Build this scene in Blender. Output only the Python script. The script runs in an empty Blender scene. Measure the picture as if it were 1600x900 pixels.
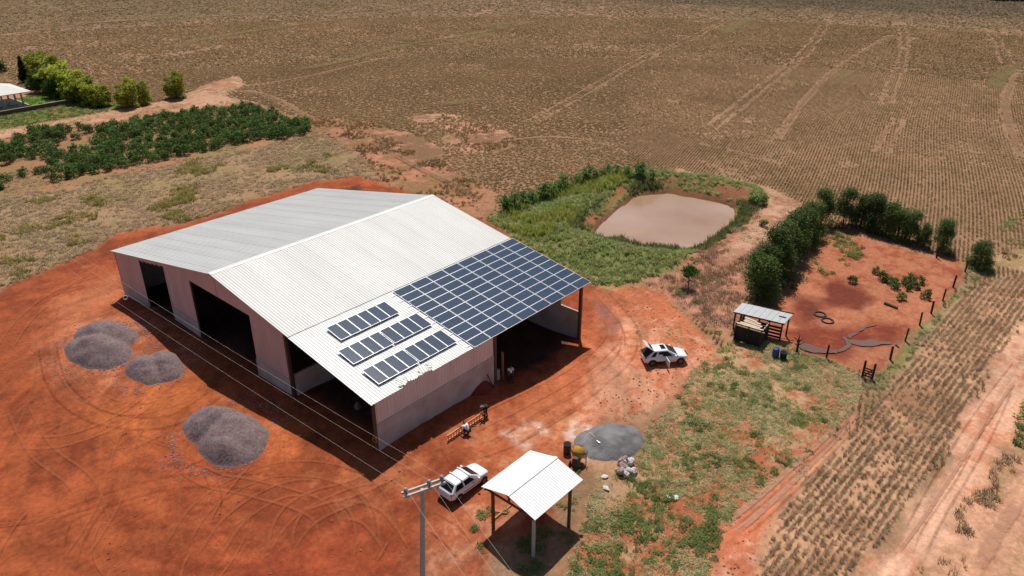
import bpy, bmesh, math, random
import numpy as np
from mathutils import Vector, Matrix, Euler
R = math.radians
scene = bpy.context.scene
COL = scene.collection
rnd = random.Random(7)
rng = np.random.default_rng(7)

# ------------------------------------------------------------------ camera
CAM = np.array([-27.477, -37.713, 37.323]); YAW, PITCH, FPX = 0.72251, 0.46812, 1191.1
cam = bpy.data.cameras.new("camera"); cam_o = bpy.data.objects.new("camera", cam); COL.objects.link(cam_o)
cam.sensor_width = 36; cam.lens = 36*FPX/1600; cam.clip_start = 0.5; cam.clip_end = 6000
FWD = np.array([math.cos(YAW)*math.cos(PITCH), math.sin(YAW)*math.cos(PITCH), -math.sin(PITCH)])
RGT = np.array([math.sin(YAW), -math.cos(YAW), 0.0]); UPV = np.cross(RGT, FWD)
m = Matrix(((RGT[0], UPV[0], -FWD[0], CAM[0]), (RGT[1], UPV[1], -FWD[1], CAM[1]), (RGT[2], UPV[2], -FWD[2], CAM[2]), (0, 0, 0, 1)))
cam_o.matrix_world = m
scene.camera = cam_o

# ------------------------------------------------------------------ sun and sky
SUN_EL, SUN_AZ = R(62), R(42)          # direction towards the sun
w = bpy.data.worlds.new("World"); scene.world = w; w.use_nodes = True
nt = w.node_tree
sky = nt.nodes.new("ShaderNodeTexSky"); sky.sky_type = 'NISHITA'; sky.sun_disc = False
sky.sun_elevation = SUN_EL; sky.sun_rotation = math.pi/2-SUN_AZ
sky.dust_density = 1.0
bg = nt.nodes["Background"]; bg.inputs[1].default_value = 0.065
nt.links.new(sky.outputs[0], bg.inputs[0])
sl = bpy.data.lights.new("sun", 'SUN'); sl.energy = 4.5; sl.angle = R(0.55); sl.color = (1.0, 0.95, 0.87)
so = bpy.data.objects.new("sun", sl); COL.objects.link(so)
so.rotation_euler = Vector((math.cos(SUN_EL)*math.cos(SUN_AZ), math.cos(SUN_EL)*math.sin(SUN_AZ), math.sin(SUN_EL))).to_track_quat('Z', 'Y').to_euler()
so.location = (0, 0, 80)
scene.view_settings.view_transform = 'Standard'; scene.view_settings.look = 'None'
scene.view_settings.exposure = 0.0; scene.view_settings.gamma = 1.0
scene.render.engine = 'CYCLES'
scene.cycles.max_bounces = 6; scene.cycles.transparent_max_bounces = 12

# ------------------------------------------------------------------ terrain
CTRL = np.array([(0,0,.55),(5,0,.6),(12.3,0,.45),(15.5,0,-.6),(20,0,-.9),(25.4,0,-.95),(25.5,-2,-.6),(18,-4,-.55),(14,-2.4,-.3),(9,-2.6,-.1),(20,-2,-.5),(0,10.8,.65),(0,16,.45),(0,21,.4),(0,26,.35),(0,31,.5),(0,37,-.2),(0,42.5,-.8),(-3,-3,.0),(-4,8,.1),(-4,16,.1),(-4,30,.05),(-4,40,-.4),(12,20,-.2),(20,20,-.5),(10,8,-.1),(8,-5,.0),(0,-10,-.2),(-10,5,-.2),(-10,20,-.3)], float)
SIG = 6.0
def _k(d2): return np.exp(-d2/(2*SIG*SIG))
_D = ((CTRL[:, None, :2]-CTRL[None, :, :2])**2).sum(-1)
WT = np.linalg.solve(_k(_D)+.02*np.eye(len(CTRL)), CTRL[:, 2]+.6)
def base_h(x, y):
    x = np.asarray(x, float); y = np.asarray(y, float)
    out = np.full(x.shape, -.6)
    for c, wt in zip(CTRL, WT):
        out = out+wt*_k((x-c[0])**2+(y-c[1])**2)
    return out
def gp(u, v, z):
    d = FWD+(u-800)/FPX*RGT-(v-450)/FPX*UPV
    return CAM+d*((z-CAM[2])/d[2])
def at(u, v, dz=0.0):
    """ground point seen at photo pixel (u, v)"""
    z = -.6
    for _ in range(12):
        q = gp(u, v, z); z = .5*z+.5*float(H(q[0], q[1]))
    q = gp(u, v, z)
    return Vector((q[0], q[1], float(H(q[0], q[1]))+dz))
def P(pts, z=-.6): return np.array([gp(u, v, z)[:2] for u, v in pts])
def at_poly(pts):
    global H
    return np.array([at(u, v)[:2] for u, v in pts])
def sdist(x, y, poly):
    """signed distance to polygon: negative inside"""
    x = np.asarray(x, float); y = np.asarray(y, float)
    d2 = np.full(x.shape, 1e18); ins = np.zeros(x.shape, bool)
    n = len(poly)
    for i in range(n):
        ax, ay = poly[i]; bx, by = poly[(i+1) % n]
        ex, ey = bx-ax, by-ay
        t = np.clip(((x-ax)*ex+(y-ay)*ey)/(ex*ex+ey*ey+1e-12), 0, 1)
        d2 = np.minimum(d2, (x-ax-t*ex)**2+(y-ay-t*ey)**2)
        if ey != 0:
            c = ((ay > y) != (by > y)) & (x < ex*(y-ay)/ey+ax)
            ins ^= c
    d = np.sqrt(d2)
    return np.where(ins, -d, d)
def hash2(ix, iy, s):
    h = (ix*374761393+iy*668265263+s*1442695041) & 0xffffffff
    h = ((h ^ (h >> 13))*1274126177) & 0xffffffff
    return ((h ^ (h >> 16)) & 0xffff)/65535.0
def vnoise(x, y, sc, s=0):
    x = np.asarray(x, float)/sc; y = np.asarray(y, float)/sc
    ix = np.floor(x).astype(np.int64); iy = np.floor(y).astype(np.int64)
    fx = x-ix; fy = y-iy
    fx = fx*fx*(3-2*fx); fy = fy*fy*(3-2*fy)
    a = hash2(ix, iy, s)*(1-fx)+hash2(ix+1, iy, s)*fx
    b = hash2(ix, iy+1, s)*(1-fx)+hash2(ix+1, iy+1, s)*fx
    return a*(1-fy)+b*fy
def fbm(x, y, sc, s=0, o=4):
    t = 0; a = 1.0; n = 0
    for i in range(o):
        t = t+a*vnoise(x, y, sc/2**i, s+i*17); n += a; a *= .55
    return t/n

WATER_Z = -1.15
POND = P([(922,368),(935,354),(955,335),(985,312),(1005,305),(1040,303),(1085,308),(1125,318),(1146,327),(1149,337),(1135,355),(1110,373),(1085,389),(1060,393),(1030,389),(1000,386),(975,379),(945,374)], WATER_Z)
PILES = []
def H(x, y):
    x = np.asarray(x, float); y = np.asarray(y, float)
    z = base_h(x, y)
    m_ = (x > 30) & (x < 110) & (y > -20) & (y < 45)
    if np.any(m_):
        d = sdist(x, y, POND)+1.2*(fbm(x, y, 3.0, 5)-.5)
        prof = np.where(d < 0, WATER_Z+np.maximum(d, -4)*.22, np.minimum(WATER_Z+.02+d*.38, .1+.35*np.exp(-((d-4.5)/2.5)**2)))
        k = 1/(1+np.exp((d-7.5)*1.1))
        z = np.where(m_, z*(1-k)+prof*k, z)
        # scoured slope between the pond bank and the pen
        z = np.where(m_, z+.35*(fbm(x, y, 5, 9)-.5)*np.exp(-((sdist(x, y, SLOPE))/4.0)**2), z)
    return z
SLOPE = P([(1085,440),(1130,410),(1180,370),(1215,340),(1240,345),(1190,410),(1150,460),(1140,510),(1110,480)])

# ------------------------------------------------------------------ helpers
def lin(r, g, b, k=0.8):
    f = lambda c: (c/255/12.92 if c/255 <= .04045 else ((c/255+.055)/1.055)**2.4)*k
    return (f(r), f(g), f(b))
def T(o, label=None, cat=None, group=None, kind=None):
    if label: o['label'] = label
    if cat: o['category'] = cat
    if group: o['group'] = group
    if kind: o['kind'] = kind
    return o
def empty(name, loc=(0, 0, 0), rz=0.0, label=None, cat=None, group=None):
    o = bpy.data.objects.new(name, None); COL.objects.link(o)
    o.location = loc; o.rotation_euler = (0, 0, rz); o.empty_display_size = .2
    return T(o, label, cat, group)
class MB:
    def __init__(s): s.v = []; s.f = []; s.m = []
    def add(s, v, f, mi=0, M=None):
        n = len(s.v)
        s.v += [tuple(M @ Vector(a)) for a in v] if M is not None else [tuple(a) for a in v]
        s.f += [tuple(i+n for i in q) for q in f]; s.m += [mi]*len(f)
        return s
    def box(s, c, d, mi=0, M=None, rz=0, taper=1.0):
        x, y, z = d[0]/2, d[1]/2, d[2]/2
        v = []
        for sz in (-1, 1):
            t = taper if sz > 0 else 1
            for sx, sy in ((-1, -1), (1, -1), (1, 1), (-1, 1)):
                p = Vector((sx*x*t, sy*y*t, sz*z))
                if rz: p = Matrix.Rotation(rz, 3, 'Z') @ p
                v.append(p+Vector(c))
        return s.add(v, [(3,2,1,0),(4,5,6,7),(0,1,5,4),(1,2,6,5),(2,3,7,6),(3,0,4,7)], mi, M)
    def bar(s, a, b, wd, ht=None, mi=0, up=(0, 0, 1)):
        a = Vector(a); b = Vector(b); d = b-a; L = d.length; d.normalize()
        u = Vector(up); r = d.cross(u)
        if r.length < 1e-3: r = d.cross(Vector((1, 0, 0)))
        r.normalize(); u = r.cross(d); ht = ht or wd
        v = [p+r*sx*wd/2+u*sz*ht/2 for p in (a, b) for sx, sz in ((-1, -1), (1, -1), (1, 1), (-1, 1))]
        return s.add(v, [(0,1,2,3),(7,6,5,4),(1,0,4,5),(2,1,5,6),(3,2,6,7),(0,3,7,4)], mi)
    def tube(s, pts, rad, n=8, mi=0, cap=True):
        pts = [Vector(p) for p in pts]; rad = rad if hasattr(rad, '__len__') else [rad]*len(pts)
        v = []; f = []
        for i, p in enumerate(pts):
            d = (pts[min(i+1, len(pts)-1)]-pts[max(i-1, 0)]).normalized()
            r = d.cross(Vector((0, 0, 1)))
            if r.length < 1e-2: r = d.cross(Vector((0, 1, 0)))
            r.normalize(); u = r.cross(d)
            for k in range(n):
                a = 2*math.pi*k/n
                v.append(p+r*math.cos(a)*rad[i]+u*math.sin(a)*rad[i])
        for i in range(len(pts)-1):
            for k in range(n):
                f.append((i*n+k, i*n+(k+1) % n, (i+1)*n+(k+1) % n, (i+1)*n+k))
        if cap: f += [tuple(range(n-1, -1, -1)), tuple((len(pts)-1)*n+k for k in range(n))]
        return s.add(v, f, mi)
    def lathe(s, prof, n=16, M=None, mi=0):
        v = []; f = []
        for r, z in prof:
            for k in range(n):
                a = 2*math.pi*k/n; v.append((r*math.cos(a), r*math.sin(a), z))
        for i in range(len(prof)-1):
            for k in range(n):
                f.append((i*n+k, i*n+(k+1) % n, (i+1)*n+(k+1) % n, (i+1)*n+k))
        f += [tuple(range(n-1, -1, -1)), tuple((len(prof)-1)*n+k for k in range(n))]
        return s.add(v, f, mi, M)
    def torus(s, Rr, r, n=24, k=8, M=None, mi=0):
        v = []; f = []
        for i in range(n):
            a = 2*math.pi*i/n
            for j in range(k):
                b = 2*math.pi*j/k; q = Rr+r*math.cos(b)
                v.append((q*math.cos(a), q*math.sin(a), r*math.sin(b)))
        for i in range(n):
            for j in range(k):
                f.append((i*k+j, ((i+1) % n)*k+j, ((i+1) % n)*k+(j+1) % k, i*k+(j+1) % k))
        return s.add(v, f, mi, M)
    def mesh(s, name, mats, smooth=False):
        me = bpy.data.meshes.new(name)
        me.from_pydata(s.v, [], s.f); me.update()
        for mt in (mats if isinstance(mats, (list, tuple)) else [mats]): me.materials.append(mt)
        me.polygons.foreach_set('material_index', s.m)
        if smooth: me.polygons.foreach_set('use_smooth', [True]*len(s.f))
        return me
    def build(s, name, mats, parent=None, smooth=False, loc=None, rz=None):
        o = bpy.data.objects.new(name, s.mesh(name, mats, smooth)); COL.objects.link(o)
        if parent: o.parent = parent
        if loc is not None: o.location = loc
        if rz is not None: o.rotation_euler = (0, 0, rz)
        return o
def inst(name, me, parent=None, loc=(0, 0, 0), rot=(0, 0, 0), scl=(1, 1, 1)):
    o = bpy.data.objects.new(name, me); COL.objects.link(o)
    if parent: o.parent = parent
    o.location = loc; o.rotation_euler = rot; o.scale = scl
    return o
def copy_tree(o, parent=None):
    c = o.copy(); COL.objects.link(c)
    if parent: c.parent = parent
    for ch in list(o.children): copy_tree(ch, c)
    return c

# ------------------------------------------------------------------ materials
def mat(name, col, rough=.7, metal=0.0, noise=0.0, nscale=3.0, bump=0.0, bscale=20.0, col2=None, objrand=0.0, spec=.5, trans=0.0, stretch=None):
    mt = bpy.data.materials.new(name); mt.use_nodes = True
    t = mt.node_tree; b = t.nodes['Principled BSDF']
    b.inputs['Roughness'].default_value = rough; b.inputs['Metallic'].default_value = metal
    b.inputs['Specular IOR Level'].default_value = spec
    b.inputs['Base Color'].default_value = (*col, 1)
    tc = t.nodes.new('ShaderNodeNewGeometry'); pos = tc.outputs['Position']
    if stretch:
        mp = t.nodes.new('ShaderNodeMapping'); mp.inputs['Scale'].default_value = stretch
        t.links.new(pos, mp.inputs['Vector']); pos = mp.outputs[0]
    src = None
    if noise or col2:
        n = t.nodes.new('ShaderNodeTexNoise'); n.inputs['Scale'].default_value = nscale; n.inputs['Detail'].default_value = 5
        t.links.new(pos, n.inputs['Vector'])
        mr = t.nodes.new('ShaderNodeMapRange'); mr.inputs[1].default_value = .3; mr.inputs[2].default_value = .7
        t.links.new(n.outputs[0], mr.inputs[0])
        mx = t.nodes.new('ShaderNodeMix'); mx.data_type = 'RGBA'
        c2 = col2 or tuple(c*(1-noise) for c in col)
        mx.inputs[6].default_value = (*col, 1); mx.inputs[7].default_value = (*c2, 1)
        t.links.new(mr.outputs[0], mx.inputs[0]); src = mx.outputs[2]
    if objrand:
        oi = t.nodes.new('ShaderNodeObjectInfo')
        hsv = t.nodes.new('ShaderNodeHueSaturation')
        if src: t.links.new(src, hsv.inputs['Color'])
        else: hsv.inputs['Color'].default_value = (*col, 1)
        mr2 = t.nodes.new('ShaderNodeMapRange'); mr2.inputs[3].default_value = 1-objrand; mr2.inputs[4].default_value = 1+objrand
        t.links.new(oi.outputs['Random'], mr2.inputs[0]); t.links.new(mr2.outputs[0], hsv.inputs['Value'])
        src = hsv.outputs[0]
    if src: t.links.new(src, b.inputs['Base Color'])
    if bump:
        n2 = t.nodes.new('ShaderNodeTexNoise'); n2.inputs['Scale'].default_value = bscale; n2.inputs['Detail'].default_value = 4
        t.links.new(pos, n2.inputs['Vector'])
        bp = t.nodes.new('ShaderNodeBump'); bp.inputs['Strength'].default_value = bump; bp.inputs['Distance'].default_value = .05
        t.links.new(n2.outputs[0], bp.inputs['Height']); t.links.new(bp.outputs[0], b.inputs['Normal'])
    if trans:
        tr = t.nodes.new('ShaderNodeBsdfTranslucent'); ms = t.nodes.new('ShaderNodeMixShader'); ms.inputs[0].default_value = trans
        if src: t.links.new(src, tr.inputs[0])
        else: tr.inputs[0].default_value = (*col, 1)
        t.links.new(b.outputs[0], ms.inputs[1]); t.links.new(tr.outputs[0], ms.inputs[2])
        t.links.new(ms.outputs[0], t.nodes['Material Output'].inputs[0])
    return mt

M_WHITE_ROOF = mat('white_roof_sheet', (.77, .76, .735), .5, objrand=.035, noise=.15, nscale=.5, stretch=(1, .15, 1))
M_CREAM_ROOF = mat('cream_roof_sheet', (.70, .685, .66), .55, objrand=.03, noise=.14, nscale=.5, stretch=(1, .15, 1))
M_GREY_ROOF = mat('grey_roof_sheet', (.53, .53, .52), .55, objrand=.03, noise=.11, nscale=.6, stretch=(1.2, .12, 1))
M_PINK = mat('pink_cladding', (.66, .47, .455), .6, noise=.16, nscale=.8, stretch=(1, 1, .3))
M_CONC = mat('concrete', (.54, .49, .49), .9, col2=(.40, .30, .26), nscale=.7, bump=.2)
M_STEEL = mat('dark_steel', (.06, .045, .04), .6)
M_ALU = mat('aluminium', (.75, .76, .78), .35, metal=.3)
M_RUST = mat('rust_steel', (.14, .07, .045), .8, noise=.4, nscale=4)
M_WOODO = mat('orange_wood', (.5, .2, .08), .8, noise=.3, nscale=6)
M_WOODP = mat('pale_plank', (.66, .52, .38), .8, noise=.3, nscale=3)
M_WOODD = mat('dark_weathered_wood', (.035, .026, .022), .9, noise=.5, nscale=5)
M_GLASS = mat('dark_car_glass', (.010, .012, .016), .12, spec=.15)
M_CARW = mat('white_car_paint', (.78, .79, .81), .25, noise=.05, nscale=1.5)
M_BLACK = mat('black_rubber', (.012, .012, .012), .8)
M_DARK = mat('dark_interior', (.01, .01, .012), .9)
M_RIM = mat('grey_wheel_rim', (.12, .12, .13), .4, metal=.6)
M_RED = mat('red_lamp', (.22, .012, .02), .25)
M_LAMP = mat('clear_headlamp', (.6, .63, .66), .1)
M_BLUEW = mat('pale_blue_coat', (.5, .6, .7), .5)
M_POLE = mat('pole_concrete', (.45, .43, .44), .8, noise=.15, nscale=3)
M_ARM = mat('crossarm_timber', (.55, .52, .46), .8, noise=.2, nscale=4)
M_INS = mat('insulator_glaze', (.25, .33, .42), .3)
M_WIRE = mat('aluminium_wire', (.55, .50, .45), .6)
M_SKIN = mat('skin', (.19, .10, .065), .6)
M_SHIRTW = mat('white_cotton', (.78, .79, .84), .9)
M_SHIRTB = mat('black_cotton', (.018, .018, .022), .9)
M_TROUS = mat('dark_denim', (.018, .02, .032), .9)
M_HAIR = mat('dark_hair', (.012, .009, .008), .7)
M_YEL = mat('yellow_drum_paint', (.62, .33, .03), .5, noise=.3, nscale=6)
M_MIXF = mat('dark_mixer_frame', (.07, .045, .035), .7)
M_BLUE = mat('blue_plastic', (.015, .035, .20), .45)
M_TYRE = mat('tyre_rubber_dusty', (.045, .035, .03), .9)
M_GRAVEL = mat('grey_crushed_stone', (.24, .165, .165), .95, noise=.5, nscale=5, bump=1.0, bscale=5)
M_SAND = mat('grey_stone_dust', (.225, .21, .212), .95, noise=.5, nscale=.9, bump=.9, bscale=6)
M_SHEDROOF = mat('zinc_sheet', (.34, .36, .38), .5, noise=.15, nscale=2)
M_BAG = mat('torn_paper_bag', (.74, .68, .65), .85, col2=(.45, .28, .27), nscale=5)
M_BAGD = mat('bulk_bag_fabric', (.30, .34, .42), .8, noise=.2)
M_TRACT = mat('green_tractor_paint', (.03, .22, .10), .4)
M_BARK = mat('tree_bark', (.10, .07, .05), .95, noise=.4, nscale=6)
M_LIME = mat('white_lime', (.70, .64, .58), .95, noise=.2, nscale=3, bump=.3)
def leafmat(name, a, b, tr=.25, sc=.5, rand=.25):
    return mat(name, a, .7, col2=b, nscale=sc, objrand=rand, trans=tr, spec=.08)
L_PEN = leafmat('pen_tree_leaf', (.07, .115, .032), (.125, .18, .05))
L_CASS = leafmat('crop_bush_leaf', (.085, .15, .04), (.14, .21, .055))
L_BAMB = leafmat('bamboo_leaf', (.28, .34, .05), (.50, .50, .08), .5)
L_BAMBD = leafmat('bamboo_leaf_dark', (.05, .09, .025), (.09, .14, .03), .3)
L_CONI = leafmat('conifer_leaf', (.025, .04, .02), (.04, .055, .025), .1)
L_CORN = leafmat('pond_plant_leaf', (.07, .16, .03), (.12, .22, .05), .4)
L_GRASS = leafmat('lush_grass', (.34, .42, .15), (.48, .47, .22), .5, .25)
L_REED = leafmat('yellow_green_reed', (.34, .40, .08), (.46, .44, .13), .45, .3)
L_WEED = leafmat('green_weed', (.17, .24, .07), (.30, .33, .12), .45, .4)
L_STRAW = leafmat('dry_straw', (.64, .56, .33), (.50, .47, .24), .35, .5)
L_OLIVE = leafmat('olive_dry_grass', (.60, .45, .31), (.52, .41, .25), .35, .12)
L_CROP = leafmat('dry_crop', (.335, .228, .112), (.455, .315, .168), .35, .05, .26)
L_CROPF = leafmat('dry_crop_far', (.36, .26, .15), (.44, .32, .19), .35, .03, .25)
L_CROPN = leafmat('dry_crop_near', (.41, .305, .19), (.57, .43, .285), .4, .4, .35)
L_BRUSH = leafmat('dead_brush', (.34, .21, .14), (.48, .34, .24), .25, .4)
L_FOREST = leafmat('forest_leaf', (.012, .02, .01), (.02, .03, .014), .1)

# ------------------------------------------------------------------ ground
# zones in painting order: name, outline, colour, patch colour, patch share, soft edge (m)
def Z(*pts): return pts
POND_RIM = 'rim'
ZONES = [
 ('dry_crop_field', None, (160,124,96), (136,108,76), .38, 0),
 ('olive_crop_field', Z((-400,-60),(-100,55),(0,50),(350,25),(690,0),(800,-40)), (142,112,80), (126,106,66), .45, 8),
 ('cloud_shaded_field', Z((860,-8),(1000,3),(1200,14),(1400,20),(1600,30),(2000,50),(2000,-60),(860,-60)), (112,92,70), (96,84,62), .45, 24),  # cloud shade over the far field, painted as darker soil
 ('dry_grass', Z((-300,420),(-300,310),(0,305),(110,292),(330,243),(505,210),(560,235),(600,285),(560,275),(480,287),(400,312),(290,347),(185,364),(150,390),(110,407),(50,430),(0,454),(-300,500)), (168,134,102), (150,128,86), .45, 1.0),
 ('bush_plot_soil', Z((-300,330),(-300,235),(0,218),(170,192),(330,165),(400,160),(470,185),(512,208),(330,243),(110,292),(0,305)), (180,122,90), (150,126,82), .45, 1.0),
 ('farm_track', Z((-300,270),(0,203),(60,190),(150,178),(280,152),(330,128),(370,118),(385,130),(352,150),(400,160),(330,168),(170,192),(0,217),(-300,300)), (205,158,128), (176,124,92), .42, 1.2),
 ('bare_soil', Z((470,185),(520,185),(600,195),(660,230),(700,265),(775,300),(765,345),(700,325),(640,305),(600,285),(560,237),(510,208)), (190,128,98), (150,112,74), .5, 2.5),
 ('bare_patch', Z((690,196),(730,190),(790,205),(820,225),(780,240),(720,238),(690,222)), (205,148,120), (140,104,74), .45, 3.0),
 ('bare_patch', Z((640,182),(690,176),(725,182),(690,190),(650,192)), (196,150,118), (140,108,76), .5, 2.5),
 ('bare_patch', Z((560,200),(640,205),(690,230),(700,262),(650,262),(600,235)), (196,135,105), (135,100,72), .5, 3),
 ('red_dirt_yard', Z((-300,500),(0,454),(50,430),(110,407),(150,390),(185,364),(290,347),(400,312),(480,287),(560,275),(640,300),(760,345),(930,440),(985,482),(1005,530),(985,590),(960,640),(930,670),(900,680),(905,740),(870,790),(850,830),(760,850),(760,900),(740,1100),(-300,1100)), (168,86,50), (142,68,39), .42, .7),
 ('yard_dust', Z((80,500),(100,485),(160,490),(240,520),(300,560),(290,600),(240,625),(180,620),(110,590),(70,560)), (200,125,88), (165,88,54), .5, 2.0),
 ('yard_dust', Z((210,605),(300,575),(400,645),(440,660),(480,700),(470,760),(420,740),(330,620),(290,660),(200,690),(140,660)), (196,108,60), (172,88,50), .4, 2.0),
 ('yard_dust', Z((90,470),(150,440),(190,425),(195,460),(170,480),(120,495)), (196,116,78), (170,88,52), .4, 1.5),
 ('yard_dust', Z((430,790),(500,765),(590,760),(640,720),(660,740),(600,800),(560,840),(480,850),(400,860)), (180,112,76), (150,76,46), .5, 2.5),
 ('barn_floor', Z((197,463),(591,697),(905,527),(560,290)), (92,62,50), (74,50,42), .5, .5),  # floor soil darkened to put the interior's shade into its colour
 ('packed_dirt', Z((430,820),(560,800),(700,840),(690,900),(640,1000),(300,1000),(330,900)), (158,76,45), (138,63,38), .42, 3),
 ('pale_soil', Z((700,700),(760,680),(870,640),(905,640),(920,665),(890,700),(900,740),(850,700),(800,740),(770,740)), (208,148,108), (190,105,66), .45, 1.5),
 ('pale_soil', Z((905,640),(985,590),(1000,540),(980,480),(930,440),(960,435),(1040,450),(1085,500),(1120,540),(1180,560),(1120,580),(1060,620),(1010,650),(980,660)), (212,152,120), (192,112,76), .45, 1.2),
 ('pale_soil', Z((670,800),(760,770),(800,800),(770,850),(720,900),(690,1000),(640,1000),(640,900)), (205,145,112), (175,98,64), .5, 1.5),
 ('pale_soil', Z((905,540),(930,490),(945,540),(925,600),(880,650),(800,700),(740,690),(850,600)), (194,112,74), (172,90,56), .45, 1.6),
 ('pale_soil', Z((928,450),(985,478),(1012,540),(985,605),(930,645),(898,655),(925,600),(948,545),(955,505),(940,475)), (216,154,122), (194,114,78), .42, 1.2),
 ('lime_spill', Z((800,682),(818,668),(838,664),(852,672),(846,688),(826,698),(806,697)), (240,216,200), (205,140,106), .46, .6),
 ('lime_spill', Z((882,676),(900,664),(922,668),(928,684),(908,694),(890,690)), (240,222,212), (205,150,120), .42, .5),
 ('lime_spill', Z((925,722),(965,722),(990,742),(960,748),(930,738)), (226,204,190), (196,142,110), .48, .6),
 ('wet_track', Z((930,455),(955,470),(970,500),(965,540),(950,520),(940,490),(922,465)), (140,92,82), (170,100,70), .4, .8),
 ('brush_slope', Z((960,435),(1040,425),(1100,390),(1160,350),(1195,310),(1180,285),(1240,310),(1275,330),(1210,400),(1160,450),(1150,500),(1140,540),(1085,500),(1040,450)), (160,108,82), (196,142,112), .42, 1.0),
 ('bank_path', Z((1060,262),(1100,276),(1180,284),(1235,310),(1262,332),(1238,352),(1195,385),(1150,415),(1110,425),(1160,372),(1198,332),(1185,305),(1100,284),(1020,276)), (204,160,132), (170,120,92), .4, 1.0),
 ('weedy_ground', Z((1085,575),(1130,540),(1205,530),(1240,538),(1290,558),(1345,590),(1350,610),(1345,625),(1290,690),(1200,760),(1140,820),(1110,900),(1100,1100),(850,1100),(890,880),(920,800),(930,740),(990,730),(1010,670),(1060,620)), (174,102,70), (186,150,114), .45, .8),
 ('dirt_path', Z((1345,625),(1340,660),(1290,720),(1210,810),(1190,870),(1180,1100),(1090,1100),(1110,900),(1140,820),(1200,760),(1290,690)), (192,112,80), (216,160,130), .4, .8),
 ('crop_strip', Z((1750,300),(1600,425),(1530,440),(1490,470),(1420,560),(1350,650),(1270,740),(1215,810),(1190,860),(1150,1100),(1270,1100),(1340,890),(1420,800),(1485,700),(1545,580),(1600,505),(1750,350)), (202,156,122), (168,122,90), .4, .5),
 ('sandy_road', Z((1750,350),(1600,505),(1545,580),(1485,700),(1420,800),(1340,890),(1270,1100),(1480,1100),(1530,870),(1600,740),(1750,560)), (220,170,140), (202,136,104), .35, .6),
 ('road_verge', Z((1750,470),(1600,640),(1560,720),(1500,800),(1460,850),(1430,900),(1380,1100),(2000,1100),(2000,500)), (206,156,124), (176,136,100), .45, .6),
 ('sandy_track', Z((1750,600),(1600,735),(1545,800),(1505,860),(1470,1000),(1540,1000),(1560,900),(1580,850),(1600,830),(1750,700)), (212,158,126), (196,132,102), .35, .5),
 ('pen_ground', Z((1160,500),(1200,470),(1245,440),(1290,355),(1420,388),(1515,412),(1508,440),(1440,520),(1390,575),(1365,590),(1290,560),(1240,540),(1200,535)), (186,118,86), (160,86,58), .42, .6),
 ('damp_dirt', Z((1283,440),(1310,436),(1345,450),(1362,468),(1340,482),(1300,478),(1284,465)), (120,58,42), (140,70,48), .4, .7),
 ('damp_dirt', Z((1238,462),(1275,470),(1282,500),(1260,512),(1235,495)), (118,60,44), (140,72,50), .4, 1.0),
 ('damp_dirt', Z((1230,520),(1290,512),(1340,505),(1420,508),(1400,530),(1340,540),(1310,560),(1262,555)), (135,64,44), (160,82,56), .4, .8),
 ('grass_verge', Z((1515,412),(1565,415),(1530,440),(1490,470),(1420,560),(1372,620),(1335,605),(1365,590),(1390,575),(1440,520),(1508,440)), (128,132,76), (172,150,112), .4, .6),
 ('pond_bank', Z((765,345),(800,320),(900,285),(960,268),(1010,272),(1100,281),(1180,292),(1197,312),(1165,357),(1105,392),(1040,428),(960,447),(925,442),(800,370)), (124,136,74), (150,136,88), .4, .8),
 ('bank_soil', Z((903,352),(972,292),(992,290),(940,335),(915,362)), (168,104,76), (120,112,60), .35, .5),
 ('bank_soil', Z((1005,284),(1110,288),(1172,304),(1168,322),(1120,306),(1050,295)), (134,112,68), (150,96,70), .45, .5),
 ('bare_soil', Z((1540,402),(1600,385),(1720,365),(1720,420),(1600,424),(1560,420)), (206,160,132), (160,132,90), .45, 1.0),
 ('wet_bank', POND_RIM, (128,84,58), (104,72,46), .4, .3),
 ('lawn', Z((30,150),(108,149),(121,158),(70,168),(20,172)), (96,140,42), (80,120,36), .4, .4),
 ('dry_lawn', Z((-100,180),(60,171),(125,160),(150,168),(215,152),(200,166),(120,182),(0,203),(-100,220)), (132,118,66), (108,112,50), .5, 1.0),
 ('bare_yard', Z((-100,150),(0,146),(30,142),(72,130),(80,142),(34,152),(-100,175)), (190,130,100), (160,105,80), .4, .5),
]
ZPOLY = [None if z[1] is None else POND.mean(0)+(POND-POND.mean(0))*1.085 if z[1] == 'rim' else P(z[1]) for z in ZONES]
def zone_at(x, y):
    zid = np.zeros(np.shape(x), int)
    for i, pl in enumerate(ZPOLY):
        if pl is None: continue
        m_ = (x > pl[:, 0].min()) & (x < pl[:, 0].max()) & (y > pl[:, 1].min()) & (y < pl[:, 1].max())
        if not m_.any(): continue
        ix = np.nonzero(m_)[0]
        d = sdist(x[ix], y[ix], pl)+1.6*(fbm(x[ix], y[ix], 4.0, 31)-.5)
        zid[ix[d < 0]] = i
    return zid
ZNAME = np.array([z[0] for z in ZONES])

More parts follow.
